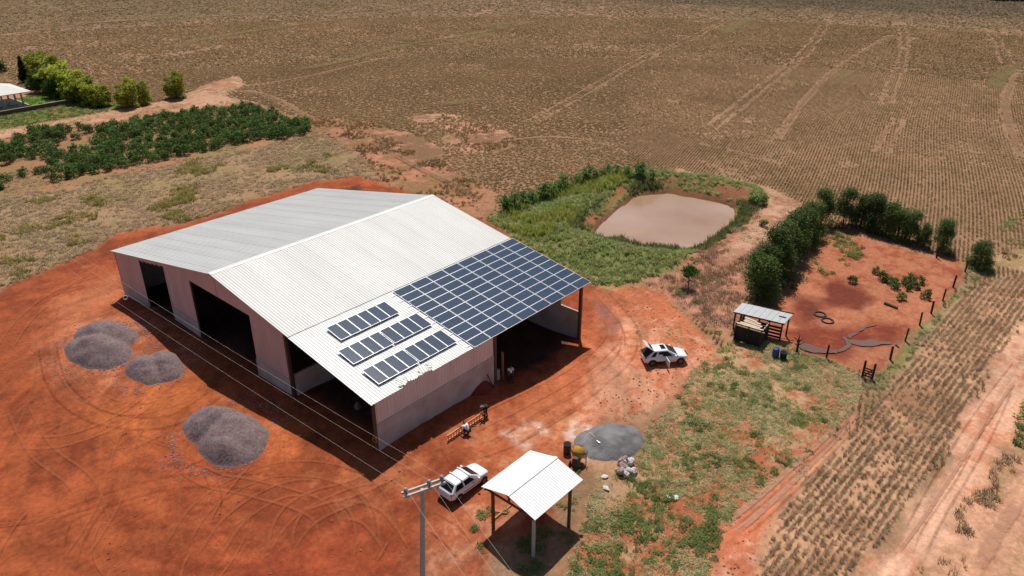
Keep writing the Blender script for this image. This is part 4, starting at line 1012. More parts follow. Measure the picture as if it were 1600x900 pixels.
for (u, v), s in (((1045, 778), 'white'), ((1056, 779), 'torn white'), ((947, 764), 'pale round'), ((945, 746), 'narrow white')):
    q = at(u, v); bag(q+Vector((0, 0, .1)), .26, .17, .07, (0, 0, u), kinds[1], s+' scrap of sack lying alone in the weeds', u)['group'] = 'scraps in the weeds'

# ------------------------------------------------------------------ pen shed and yard things
SL = at(1147, 531); SR = at(1186, 543)
sd_ = (SR-SL); sx = sd_.normalized(); sxa = math.atan2(sd_.y, sd_.x); sw = sd_.length
S0 = SL.copy()
shed = empty('pen_shed', S0, sxa, 'dark timber pen shed with sloping zinc roof beside the red pen', 'shed')
def s_at(u, v, z):      # local coordinates of a photo point at height z
    q = Vector(gp(u, v, z))-S0; c_, s_ = math.cos(-sxa), math.sin(-sxa); return Vector((q.x*c_-q.y*s_, q.x*s_+q.y*c_, q.z))
zl = 1.55; fl = Vector((0, 0, 0)); D_ = 2.1
for i in range(6):      # front boards
    MB().box((sw/2, 0, .18+i*.27), (sw, .05, .25), rz=0).build('board', M_WOODD, shed)
    MB().box((sw, D_/2, .18+i*.27), (.05, D_, .25)).build('board', M_WOODD, shed)
    MB().box((0, D_/2, .18+i*.27), (.05, D_, .25)).build('board', M_WOODD, shed)
for x, y in ((0, -.06), (sw*.5, -.06), (sw, -.06), (0, D_), (sw, D_)): MB().box((x, y, .85), (.14, .14, 2.1)).build('post', M_WOODD, shed)
for y in (.0, .55, 1.1, 1.7): b = MB(); b.bar((-.1, y, 1.78), (sw+.25, y, 1.78), .09); b.build('rail', M_WOODD, shed)
b = MB(); b.bar((-.15, -.1, 1.72), (sw+.3, -.1, 1.72), .07); b.build('rail', M_WOODP, shed)
b = MB(); b.bar((sw, -.2, 1.74), (sw, D_+.2, 1.74), .08); b.build('rail', M_WOODP, shed)
rl = [s_at(1146, 487, 1.42), s_at(1226, 506, 1.42), s_at(1240, 489, 1.8), s_at(1160, 473, 1.8)]
b = MB(); n = 8
ex = (rl[1]-rl[0]); ey = (rl[3]-rl[0])
for i in range(n):
    a = rl[0]+ex*(i/n); me = None
    bb = MB(); u = ex/n
    nrm = ex.cross(ey).normalized()
    pts = [a+u*t+nrm*z for t, z in ((0, 0), (.5, 0), (.62, .012), (.88, .012), (1.0, 0))]
    v = []
    for p in pts: v += [p, p+ey, p+ey-nrm*.012, p-nrm*.012]
    f = []
    for k_ in range(4): c_ = k_*4; f += [(c_, c_+4, c_+5, c_+1), (c_+3, c_+2, c_+6, c_+7), (c_, c_+3, c_+7, c_+4), (c_+1, c_+5, c_+6, c_+2)]
    f += [(0, 1, 2, 3), (16, 19, 18, 17)]
    bb.add(v, f).build('roof_sheet', M_SHEDROOF, shed)
b = MB(); s_ = rl[0]+ex*.80+ey*.55+Vector((0, 0, .04)); b.bar(s_, s_+ex*.14, .1, .05); b.build('roof_patch', M_STEEL, shed)
for p in (rl[0]+ex*.03+ey*.1, rl[0]+ex*.52+ey*.05, rl[0]+ex*.95+ey*.1, rl[0]+ex*.95+ey*.9, rl[0]+ex*.03+ey*.9):
    MB().box((p.x, p.y, (p.z-.3)/2-.05), (.13, .13, p.z+.25)).build('post', M_WOODD, shed)
for p, q in ((rl[3], rl[2]), (rl[0], rl[1])):
    b = MB(); b.bar(p-Vector((0, 0, .08)), q-Vector((0, 0, .08)), .1); b.build('roof_beam', M_WOODD, shed)
b0 = rl[0]+ex*.53+ey*.12; b1 = rl[0]+ex*.95+ey*.12
for i in range(4): b = MB(); b.bar((b0.x, b0.y, .3+.35*i), (b1.x, b1.y, .3+.35*i), .04, .22); b.build('board', M_WOODD, shed)
for k_, (y, dx, ln_, zz, an_, lb) in enumerate([(.12, 0, sw*1.02, 1.85, 0, 'wide pale plank at the front edge of the pen shed top'), (.42, .25, sw*.8, 1.86, -.04, 'pale plank second from the front on the pen shed top'), (.85, .45, sw*.75, 1.88, -.10, 'pale plank lying askew on the pen shed top'), (1.1, .5, sw*.62, 1.90, -.03, 'pale plank near the zinc roof on the pen shed top'), (1.4, .35, sw*.5, 1.95, -.14, 'short slanting plank nearest the zinc roof')]):
    o = MB().box((ln_/2, 0, 0), (ln_, .26, .05)).build('loose_plank', M_WOODP)
    o.location = S0+Matrix.Rotation(sxa, 3, 'Z') @ Vector((dx-.05, y, zz)); o.rotation_euler = (0, 0, sxa+an_); T(o, lb, 'plank', 'loose planks on the pen shed')
q = at(1211, 558); br = empty('plastic_barrel', q, 0, 'upright blue plastic barrel beside the pen shed', 'barrel')
MB().lathe([(.24, 0), (.29, .06), (.31, .3), (.30, .32), (.32, .5), (.30, .68), (.31, .7), (.29, .88), (.25, .94)], 18).build('barrel_shell', M_BLUE, br, True)
for s in (-1, 1): MB().lathe([(0, 0), (.04, 0), (.04, .03), (0, .03)], 10, Matrix.Translation((s*.15, 0, .94))).build('bung', M_BLUE, br)
q = at(1223, 561); br = empty('plastic_bin', q, .4, 'black open bin standing right of the blue barrel', 'bin')
MB().lathe([(.26, 0), (.32, .55), (.33, .72), (.36, .73), (.36, .77), (.31, .77), (.25, .08), (0, .08)], 16).build('bin_shell', M_BLACK, br, True)
MB().torus(.345, .02, 18, 5, Matrix.Translation((0, 0, .76))).build('rim', M_STEEL, br)
for (u, v), lb in (((1281, 492), 'half-buried tyre ring lying in the red pen, nearer the top row of trees'), ((1293, 502), 'half-buried tyre ring lying in the red pen, nearer the puddle')):
    q = at(u, v, .05); T(MB().torus(.55, .10, 28, 8).build('tyre_ring', M_TYRE, loc=q), lb, 'tyre', 'tyre rings in the pen')
o = MB(); q = at(1245, 550)
o.tube([q, q+Vector((.05, .02, .5)), q+Vector((0, .05, 1.1)), q+Vector((.1, .1, 1.6))], [.13, .1, .07, .03], 7)
for k_ in range(9):
    a_ = k_*2.4; z_ = .5+.1*k_; o.tube([q+Vector((.03, .03, z_)), q+Vector((.03+.35*math.cos(a_), .03+.35*math.sin(a_), z_+.35)), q+Vector((.03+.6*math.cos(a_+.4), .03+.6*math.sin(a_+.4), z_+.5))], [.05, .03, .012], 5)
T(o.build('dead_shrub', M_WOODD), 'bare dark dead shrub at the edge of the pale puddle', 'shrub')
T(MB().tube([at(1382, 475, .12), at(1402, 483, .12)], [.16, .13], 8).build('fallen_log', M_BARK), 'short brown log lying in the pen', 'log')
T(MB().tube([at(1399, 540, .08), at(1405, 544, .06)], [.08, .05], 6).build('broken_branch', M_WOODD), 'dark broken branch by the pen fence', 'branch')
# gate and fence
G0, G1 = at(1347, 589), at(1362, 594)
gt = empty('pen_gate', G0, math.atan2((G1-G0).y, (G1-G0).x), 'small dark wooden gate between two posts at the pen corner', 'gate')
gw = (G1-G0).length
for x in (0, gw): MB().box((x, 0, .75), (.17, .17, 1.9)).build('post', M_WOODD, gt)
for z in (.25, .5, .75, .98): b = MB(); b.bar((.1, 0, z), (gw-.1, 0, z), .04, .13); b.build('slat', M_WOODD, gt)
b = MB(); b.bar((.1, .03, .2), (gw-.1, .03, 1.0), .04, .1); b.build('brace', M_WOODD, gt)
fpx = [(1291, 559), (1391, 562), (1414, 533), (1437, 508), (1455, 490), (1473, 470), (1489, 449), (1508, 425), (1463, 403)]
q0 = at(*fpx[0]); fence = empty('pen_fence', q0, 0, 'wire fence with dark wooden posts around the red pen', 'fence')
fp = [at(*p)-q0 for p in fpx]
for p in fp:
    b = MB(); b.bar(p+Vector((0, 0, -.3)), p+Vector((rnd.uniform(-.08, .08), rnd.uniform(-.08, .08), 1.45)), .15, .15); b.build('post', M_WOODD, fence)
chain = [G0-q0]+[fp[0]]
for z in (.5, .9, 1.25):
    for a, c in [(fp[0], G0-q0)]+list(zip([G1-q0]+fp[1:7], fp[1:8])):
        b = MB(); b.tube([a+Vector((0, 0, z)), c+Vector((0, 0, z))], .008, 4); b.build('wire', M_STEEL, fence)

# ------------------------------------------------------------------ inside the barn
tr = empty('tractor', (4.5, 19.8, float(H(4.5, 19.8))), R(200), 'green tractor parked in the dark inside the tall front doorway', 'tractor')
MB().box((.9, 0, 1.15), (1.6, .75, .7), taper=.85).build('bonnet', M_TRACT, tr); MB().box((-.6, 0, 1.9), (1.2, 1.3, 1.3), taper=.88).build('cab', M_GLASS, tr); MB().box((-.6, 0, 2.6), (1.3, 1.35, .12)).build('cab_roof', M_TRACT, tr)
MB().box((-.1, 0, .85), (2.6, .5, .5)).build('chassis', M_STEEL, tr)
for x, y, r_ in ((-.8, .85, .8), (-.8, -.85, .8), (1.3, .7, .5), (1.3, -.7, .5)): wheel(tr, x, y, r_, .35)
MB().tube([(.9, .2, 1.5), (.9, .2, 2.2)], .05).build('exhaust', M_STEEL, tr)
for k_, (x, y) in enumerate([(9, 24), (10.3, 24.2), (9.4, 22.6), (9.6, 23.6)]):
    z_ = float(H(x, y))+(1.2 if k_ == 3 else 0); b = empty('bulk_bag', (x, y, z_), rnd.random(), 'pale blue-grey bulk bag stacked in the dark behind the tractor', 'bulk bag', 'bulk bags inside the barn')
    MB().lathe([(.45, 0), (.62, .15), (.64, .7), (.58, 1.05), (.3, 1.2), (.12, 1.3)], 12).build('bag_body', M_BAGD, b, True)
    for s in (-1, 1): bb = MB(); bb.tube([(s*.4, -.3, 1.1), (s*.35, 0, 1.4), (s*.4, .3, 1.1)], .03, 5); bb.build('lifting_loop', M_BAGD, b)
w_ = empty('white_sack', (2.2, 5.0, float(H(2.2, 5))), 0, 'small pale sack lying inside the corner opening of the barn', 'sack')
MB().lathe([(.2, 0), (.3, .1), (.3, .4), (.12, .55), (.18, .62)], 10).build('sack_body', M_GRAVEL, w_, True)

# ------------------------------------------------------------------ far house
hA, hB = at(47, 166), at(0, 174); hx = (hB-hA); hx.z = 0; hx.normalize(); hy = Vector((hx.y, -hx.x, 0))
if hy.dot(Vector(FWD)) < 0: hy = -hy
house = empty('house', hA, math.atan2(hx.y, hx.x), 'white house with pale hipped roof and open porch at the left edge', 'house')
sgn = 1 if hy.dot(Vector((-hx.y, hx.x, 0))) > 0 else -1
M_HW = mat('white_render', (.62, .62, .62), .8, noise=.08)
MB().box((8, sgn*5, .1), (16, 10, .5)).build('porch_slab', mat('porch_tiles', (.5, .40, .30), .6), house)
MB().box((10.5, sgn*6, 1.5), (11, 6, 3)).build('wall', M_HW, house)
for x, y in ((.9, .6), (.9, 4.6), (4.6, .6), (8.5, .6), (.9, 8.8)): MB().box((x, sgn*y, 1.6), (.28, .28, 3.0)).build('post', M_POLE, house)
b = MB(); e = [(-.8, -.6*sgn, 3.1), (17, -.6*sgn, 3.1), (17, 10.6*sgn, 3.1), (-.8, 10.6*sgn, 3.1), (4.6, 5*sgn, 4.9), (17, 5*sgn, 4.9)]
e += [(x, y, z-.15) for x, y, z in e[:4]]
b.add(e, [(0, 1, 5, 4), (2, 3, 4, 5), (3, 0, 4), (0, 6, 7, 1), (1, 7, 8, 2), (2, 8, 9, 3), (3, 9, 6, 0), (9, 8, 7, 6), (1, 2, 5)]); b.build('roof', mat('pale_tile_roof', (.66, .64, .60), .7, noise=.1, nscale=1), house)
for x in (6.5, 10.5): MB().box((x, sgn*2.98, 1.7), (1.4, .06, 1.2)).build('window', M_GLASS, house)
MB().box((8.5, sgn*2.98, 1.3), (.95, .06, 2.1)).build('door', M_WOODD, house)
for x, lb in ((2.2, 'pale blue cloth-covered table nearest the porch corner post'), (4.4, 'pale blue cloth-covered table farther along the porch')):
    t_ = empty('porch_table', house.matrix_basis @ Vector((x, sgn*2.2, .35)), math.atan2(hx.y, hx.x), lb, 'table')
    MB().box((0, 0, .72), (1.5, .9, .06)).build('tabletop', M_BLUEW, t_); MB().box((0, 0, .37), (1.42, .82, .62), taper=1.04).build('tablecloth', M_BLUEW, t_)
M_GW = mat('brown_garden_wall', (.16, .10, .07), .9, noise=.3)
for pts, lb in (([(-40, 188), (124, 159)], 'long low brown wall in front of the lawn and house'), ([(125, 158.5), (100, 146.5)], 'short low brown wall closing the right end of the lawn'), ([(20, 147), (62, 139), (76, 134), (60, 130)], 'low brown wall behind the bare yard under the bamboo')):
    w_ = [at(*p) for p in pts]; q0 = w_[0]; g = empty('garden_wall', q0, 0, lb, 'wall')
    for a, c in zip(w_, w_[1:]):
        b = MB(); b.bar(a-q0+Vector((0, 0, .35)), c-q0+Vector((0, 0, .35)), .3, .9); b.build('wall_run', M_GW, g)
        b = MB(); b.bar(a-q0+Vector((0, 0, .83)), c-q0+Vector((0, 0, .83)), .4, .06); b.build('coping', mat('wall_coping', (.3, .24, .19), .9), g)

# ------------------------------------------------------------------ vegetation
def leaf_cloud(blobs, n, size, seed, shell=.55, droop=0.0, up=.35):
    """leaf quads spread through ellipsoid blobs (cx,cy,cz,rx,ry,rz)"""
    r_ = np.random.default_rng(seed); V = []; F = []
    wts = np.array([b[3]*b[4]*b[5] for b in blobs])**.75; wts /= wts.sum()
    cnt = r_.multinomial(n, wts)
    for b, c in zip(blobs, cnt):
        d = r_.normal(size=(c, 3)); d /= np.linalg.norm(d, axis=1)[:, None]
        rad = np.clip(r_.uniform(shell, 1.08, c)+.10*r_.normal(size=c), .1, 1.25)
        p = d*rad[:, None]*np.array(b[3:6])+np.array(b[:3])
        nrm = d*.7+r_.normal(size=(c, 3))*.7; nrm[:, 2] += up; nrm /= np.linalg.norm(nrm, axis=1)[:, None]
        t = np.cross(nrm, r_.normal(size=(c, 3))); t /= np.linalg.norm(t, axis=1)[:, None]
        bt = np.cross(nrm, t); s = size*r_.uniform(.6, 1.4, c)[:, None]
        t = t*s; bt = bt*s*.5
        base = len(V)
        q = np.stack([p-t*.5, p+bt*.5, p+t*.5-np.array([0, 0, droop])*s, p-bt*.5], 1).reshape(-1, 3)
        V += q.tolist()
        F += [(base+4*i, base+4*i+1, base+4*i+2, base+4*i+3) for i in range(c)]
    return V, F
def raw_mesh(name, V, F, mt):
    me = bpy.data.meshes.new(name); me.from_pydata(V, [], F); me.materials.append(mt); me.update(); return me
def limb_mesh(name, h, r0, nl, spread, seed, z0=.25, mt=None):
    r_ = random.Random(seed); b = MB()
    b.tube([(0, 0, -.3), (r_.uniform(-.06, .06)*h*.3, r_.uniform(-.06, .06)*h*.3, h*.4), (r_.uniform(-.05, .05)*h, 0, h*.85)], [r0, r0*.7, r0*.25], 7)
    for i in range(nl):
        a = i*2.4+r_.uniform(-.4, .4); z = h*(z0+(.75-z0)*i/max(1, nl-1)); s = spread*(1-.4*i/nl)
        b.tube([(0, 0, z), (math.cos(a)*s*.5, math.sin(a)*s*.5, z+h*.10), (math.cos(a)*s*.95, math.sin(a)*s*.95, z+h*.22)], [r0*.45, r0*.28, r0*.08], 5)
    return b.mesh(name, mt or M_BARK)
def blobs(h, w_, n, seed, z0=.18, conic=.5):
    r_ = random.Random(seed); out = [(0, 0, h*.5, w_*.5, w_*.5, h*.42)]
    for i in range(n):
        t = r_.random(); z = h*(z0+(.92-z0)*t); k = w_*.5*(1-conic*t); a = r_.uniform(0, 6.28); q = r_.uniform(.28, .5)*w_
        out.append((math.cos(a)*k*.8, math.sin(a)*k*.8, z, q*.6, q*.6, q*.65))
    return out
def tree(name, loc, tm, cm, label, cat, group=None, scl=1.0, sz=1.0, rz=0.0):
    o = empty(name, loc, rz, label, cat, group); o.scale = (scl, scl, scl*sz)
    inst('trunk', tm, o); inst('crown', cm, o); return o
PEN_T = [(limb_mesh('pen_trunk', 6, .16, 7, 1.3, i), raw_mesh('pen_crown', *leaf_cloud(blobs(6.2, 3.4, 26, i, .06, .68)[1:]+[(0, 0, 3.0, 1.0, 1.0, 2.7)], 8500, .19, i, .35), L_PEN)) for i in range(5)]
ordn = ['first', 'second', 'third', 'fourth', 'fifth', 'sixth', 'seventh', 'eighth', 'ninth']
row1 = [((1181, 470), (1183, 383)), ((1192, 452), (1200, 372)), ((1208, 438), (1218, 352)), ((1222, 420), (1232, 338)), ((1236, 402), (1246, 326)), ((1250, 385), (1258, 314)), ((1264, 370), (1270, 304)), ((1282, 352), (1287, 292))]
row2 = [((1317, 352), (1319, 290)), ((1344, 354), (1345, 301)), ((1362, 360), (1364, 298)), ((1383, 366), (1386, 306)), ((1402, 372), (1404, 316)), ((1420, 378), (1421, 325)), ((1442, 387), (1444, 346)), ((1471, 393), (1473, 338))]
def tree_h(b_, t_):
    q = at(*b_); d = Vector(FWD)+(t_[0]-800)/FPX*Vector(RGT)-(t_[1]-450)/FPX*Vector(UPV)
    k = ((q.x-CAM[0])**2+(q.y-CAM[1])**2)**.5/(d.x**2+d.y**2)**.5
    return q, CAM[2]+d.z*k-q.z
for rr, (row, txt) in enumerate(((row1, ' dark green tree from the shed in the row up the pen side'), (row2, ' dark green tree from the bend in the row along the pen far side'))):
    for i, (b_, t_) in enumerate(row):
        q, hh = tree_h(b_, t_); tm, cm = PEN_T[(i+rr*2) % 5]; s = hh/6.5
        wk = (1.28, 1.25)[rr]*(.8 if (rr, i) in ((1, 6),) else 1)
        o = tree('pen_tree', q, tm, cm, ordn[i]+txt, 'tree', 'trees round the pen', 1, 1, i*1.3); o.scale = (s*wk, s*wk, s)
q, hh = tree_h((1528, 419), (1531, 367)); s = hh/6.5; o = tree('pen_tree', q, *PEN_T[1], 'lone round dark green tree outside the pen corner', 'tree', None, 1, 1, 2.0); o.scale = (s*1.35, s*1.35, s)
SHRUB = [(limb_mesh('shrub_stem', 1.4, .06, 5, .5, 30+i), raw_mesh('shrub_crown', *leaf_cloud(blobs(1.5, 1.7, 7, 40+i, .2, .3), 420, .26, 40+i, .4), L_CASS)) for i in range(6)]
def shrub(loc, d, label, group=None, mesh=None, name='shrub'):
    k_ = rnd.randrange(6); tm, cm = mesh or SHRUB[k_]
    o = tree(name, loc, tm, cm, label, 'shrub', group, 1, 1, rnd.uniform(0, 6)); s = d/1.8; o.scale = (s*rnd.uniform(.9, 1.1), s*rnd.uniform(.9, 1.1), s*rnd.uniform(.85, 1.1)); return o
pen_b = [(1367, 428, 1.0), (1379, 437, 1.5), (1392, 444, 1.5), (1398, 451, 1.2), (1415, 446, 1.4), (1427, 440, 1.2), (1430, 450, 1.1), (1418, 453, 1.0), (1441, 443, 1.1), (1409, 469, 1.1), (1444, 465, 1.3), (1331, 441, 1.1), (1240, 450, .8)]
plab = ['small round green bush at the far left end of the clump in the pen', 'largest green bush in the clump in the pen', 'green bush right after the largest bush in the pen clump', 'green bush lowest in the left half of the pen clump', 'green bush in the middle of the pen clump', 'green bush at the top of the right half of the pen clump', 'green bush below the top one in the right half of the clump', 'small green bush touching the middle one of the pen clump', 'round green bush just off the right end of the pen clump', 'round green bush alone below the clump in the pen', 'green bush alone nearest the fence of the pen', 'round green bush alone above the dark damp patch in the pen', 'small pale green bush alone near the tree row in the pen']
for (u, v, d), lb in zip(pen_b, plab): shrub(at(u, v), d, lb, 'bushes in the pen')
shrub(at(1183, 322), 2.4, 'round green shrub at the corner of the pond bank'); shrub(at(1192, 352), 1.3, 'small spiky dark shrub on the pond bank path')
tm = limb_mesh('small_trunk', 1.9, .1, 6, .7, 77); cm = raw_mesh('small_crown', *leaf_cloud([(0, 0, 2.0, .9, .9, .5), (.3, .2, 2.3, .5, .5, .4), (-.4, .1, 1.8, .5, .5, .4)], 380, .34, 78, .3), L_CORN)
tree('young_tree', at(1075, 450), tm, cm, 'young bright green tree alone on the slope below the pond', 'tree')
# bushes of the crop plot behind the barn
plot = ZPOLY[[i for i, z in enumerate(ZONES) if z[0] == 'bush_plot_soil'][0]]
cells = []
inner = P([(-150, 330), (-150, 245), (0, 228), (60, 205), (170, 200), (230, 188), (330, 172), (400, 170), (440, 185), (498, 206), (480, 214), (400, 222), (330, 235), (230, 255), (110, 282), (0, 298)])
GAPS = [(*at(u_, v_)[:2], q_) for u_, v_, q_ in ((38, 262, 4.5), (48, 285, 3.2), (118, 232, 3.5), (150, 215, 3), (330, 222, 2.5), (205, 243, 2.2), (10, 272, 3))]
tries = 0
while len(cells) < 265 and tries < 40000:
    tries += 1
    q = (rng.uniform(inner[:, 0].min(), inner[:, 0].max()), rng.uniform(inner[:, 1].min(), inner[:, 1].max()))
    if float(sdist(q[0], q[1], inner)) > -.3: continue
    rel = np.array(q)-CAM[:2]
    if abs(math.atan2(rel[1], rel[0])-YAW) > R(36): continue
    if any((q[0]-g_[0])**2+(q[1]-g_[1])**2 < g_[2]**2 for g_ in GAPS): continue
    if float(fbm(q[0], q[1], 9, 91, 2)) < .42 and rng.random() < .9: continue
    if any((q[0]-c[0])**2+(q[1]-c[1])**2 < 1.75**2 for c in cells): continue
    cells.append(q)
for q in cells:
    shrub((q[0], q[1], -.62), rng.uniform(1.6, 2.6), 'dark green bush growing in the dense crop plot beyond the barn', 'bushes of the crop plot', name='crop_bush')
shrub(at(160, 208), 2.2, 'dark green bush standing alone at the track edge of the crop plot', None, name='crop_bush')
# broad-leaved plants along the pond bank
cornm = []
for i in range(4):
    b = MB(); r_ = random.Random(60+i)
    for s in range(3): b.tube([(.15*s-.15, .1*s-.1, -.1), (.18*s-.15, .1*s-.1, .8), (.25*s-.2, .12*s-.1, 1.5)], [.04, .03, .015], 5)
    st = b.mesh('pond_plant_stem', L_CORN); V = []; F = []
    for k_ in range(46):
        a = r_.uniform(0, 6.28); z = r_.uniform(.3, 1.5); L_ = r_.uniform(.6, 1.1); wd = .10; cx, cy = r_.uniform(-.35, .35), r_.uniform(-.35, .35)
        dx, dy = math.cos(a), math.sin(a); n0 = len(V)
        V += [(cx, cy, z), (cx+dx*L_*.5-dy*wd, cy+dy*L_*.5+dx*wd, z+.35), (cx+dx*L_*.5+dy*wd, cy+dy*L_*.5-dx*wd, z+.35), (cx+dx*L_, cy+dy*L_, z+.1)]
        F += [(n0, n0+1, n0+3, n0+2)]
    cornm.append((st, raw_mesh('pond_plant_leaves', V, F, L_CORN)))
cpath = smooth_path([at(u, v) for u, v in [(780, 338), (815, 322), (850, 311), (885, 297), (915, 287), (945, 278), (975, 275), (1005, 277), (1022, 281)]], .3)
ORD = ordn+'tenth eleventh twelfth thirteenth fourteenth fifteenth sixteenth seventeenth eighteenth nineteenth twentieth twenty-first twenty-second twenty-third twenty-fourth twenty-fifth twenty-sixth twenty-seventh twenty-eighth twenty-ninth thirtieth thirty-first thirty-second'.split()
acc = 0; last = cpath[0]; kk = 0
for q in cpath[1:]:
    acc += np.hypot(*(q-last)); last = q
    if acc > 1.15:
        acc = 0; kk += 1; st, lf = cornm[kk % 4]
        o = tree('broadleaf_plant', (q[0]+rnd.uniform(-.5, .5), q[1]+rnd.uniform(-.5, .5), float(H(q[0], q[1]))), st, lf, ORD[kk-1]+' bright broad-leaved plant from the barn end of the row on the pond bank', 'plant', 'plants in a row on the pond bank', rnd.uniform(.9, 1.45), 1, kk*1.7)
        for ch, nm in zip(o.children, ('stem', 'foliage')): ch.name = nm
# bamboo and trees by the house
BAM = []
for i in range(3):
    b = MB(); r_ = random.Random(80+i)
    for k_ in range(16):
        a = r_.uniform(0, 6.28); q = r_.uniform(.2, 1.5); l_ = r_.uniform(.5, 1.8)
        b.tube([(math.cos(a)*q*.6, math.sin(a)*q*.6, -.2), (math.cos(a)*q, math.sin(a)*q, 3.5), (math.cos(a)*(q+l_*.5), math.sin(a)*(q+l_*.5), 6), (math.cos(a)*(q+l_), math.sin(a)*(q+l_), 7)], [.06, .05, .035, .015], 5)
    st = b.mesh('bamboo_culm', leafmat('bamboo_stem', (.10, .11, .04), (.16, .15, .06), .0))
    bl = [(0, 0, 3.4, 2.3, 2.3, 3.6)]
    for k_ in range(22):
        a = r_.uniform(0, 6.28); z = r_.uniform(.4, 7.4); q = 2.4-.06*abs(z-4.0)-(.5 if z > 6 else 0); s_ = r_.uniform(.6, 1.0); bl.append((math.cos(a)*q, math.sin(a)*q, z, s_, s_, s_*.8))
    BAM.append((st, raw_mesh('bamboo_leaves', *leaf_cloud(bl, 3000, .62, 90+i, .5, .25), L_BAMB)))
hedge = [((60, 118), (62, 82)), ((70, 127), (74, 84)), ((80, 134), (86, 90)), ((92, 142), (98, 97)), ((105, 149), (110, 105)), ((119, 154), (122, 113)), ((133, 159), (136, 121)), ((147, 163), (149, 130)), ((161, 166), (163, 136))]
for i, (b_, t_) in enumerate(hedge):
    q, hh = tree_h(b_, t_); st, lf = BAM[i % 3]; s = hh/7.8
    o = tree('bamboo_clump', q, st, lf, ordn[i]+' yellow-green bamboo clump from the conifer end of the hedge by the house', 'bamboo', 'bamboo hedge by the house', 1, 1, i*2.1); o.scale = (s*1.55, s*1.55, s*1.03)
    for ch, nm in zip(o.children, ('culm', 'foliage')): ch.name = nm
for b_, t_, lb, wk in (((203, 167), (205, 123), 'wide dense green bamboo clump between the hedge and the lone clump', 1.05), ((228, 163), (226, 127), 'paler yellow bamboo clump merging with the wide green one', .7), ((277, 153), (277, 113), 'lone yellow-green bamboo clump at the track junction', 1.05)):
    q, hh = tree_h(b_, t_); s = hh/7.8; o = tree('bamboo_clump', q, *BAM[0 if wk > 1 else 2], lb, 'bamboo', None, 1, 1, wk*7); o.scale = (s*wk*1.15, s*wk*1.15, s)
    for ch, nm in zip(o.children, ('culm', 'foliage')): ch.name = nm
CON = (limb_mesh('conifer_trunk', 7.5, .2, 8, .9, 95), raw_mesh('conifer_crown', *leaf_cloud([(0, 0, 7.5*t, 1.5*(1-t)+.35, 1.5*(1-t)+.35, .8) for t in np.linspace(.12, 1, 12)], 2400, .5, 96, .5), L_CONI))
q, hh = tree_h((40, 128), (40, 83)); o = tree('conifer', q, *CON, 'narrow dark conifer at the far end of the bamboo hedge', 'tree'); s = hh/8.2; o.scale = (s, s, s)
FRU = (limb_mesh('garden_trunk', 3.6, .15, 6, 1.5, 97), raw_mesh('garden_crown', *leaf_cloud(blobs(4.4, 4.4, 12, 98, .2, .35), 1500, .5, 98, .5), L_BAMBD))
for b_, t_, lb in (((72, 142), (74, 103), 'dark round garden tree in front of the upper bamboo hedge'), ((90, 152), (92, 120), 'dark round garden tree in front of the middle of the bamboo hedge'), ((105, 153), (104, 128), 'small grey-green garden tree at the corner of the lawn'), ((2, 112), (3, 94), 'dark shrub beyond the house at the left photo edge'), ((120, 158), (124, 132), 'dark garden tree below the lower end of the bamboo hedge')):
    q, hh = tree_h(b_, t_); o = tree('garden_tree', q, *FRU, lb, 'tree', None, 1, 1, b_[0]); s = hh/4.6; o.scale = (s*1.1, s*1.1, s)

# --- instanced ground cover
STORE = []
def tuft(name, n, h, spread, wd, mt, seed, lean=.5, broad=False):
    r_ = random.Random(seed); V = []; F = []
    for i in range(n):
        a = r_.uniform(0, 6.28); q = spread*r_.random()**.6; x, y = math.cos(a)*q, math.sin(a)*q; hh = h*r_.uniform(.55, 1.1)
        b_ = r_.uniform(0, 6.28); l_ = lean*hh*r_.uniform(.3, 1.1); dx, dy = math.cos(b_)*l_, math.sin(b_)*l_; px, py = -math.sin(b_+r_.uniform(-.8, .8))*wd, math.cos(b_)*wd
        n0 = len(V)
        if broad:
            z = hh*r_.uniform(.3, 1); V += [(x, y, z), (x+dx*.5+px, y+dy*.5+py, z+.02+.3*wd), (x+dx, y+dy, z-.2*wd), (x+dx*.5-px, y+dy*.5-py, z+.02+.3*wd)]; F += [(n0, n0+1, n0+2, n0+3)]
        else:
            V += [(x-px*.5, y-py*.5, -.03), (x+px*.5, y+py*.5, -.03), (x+dx*.4+px*.5, y+dy*.4+py*.5, hh*.6), (x+dx*.4-px*.5, y+dy*.4-py*.5, hh*.6), (x+dx, y+dy, hh)]
            F += [(n0, n0+1, n0+2, n0+3), (n0+3, n0+2, n0+4)]
    me = raw_mesh(name, V, F, mt); return bpy.data.objects.new(name, me)
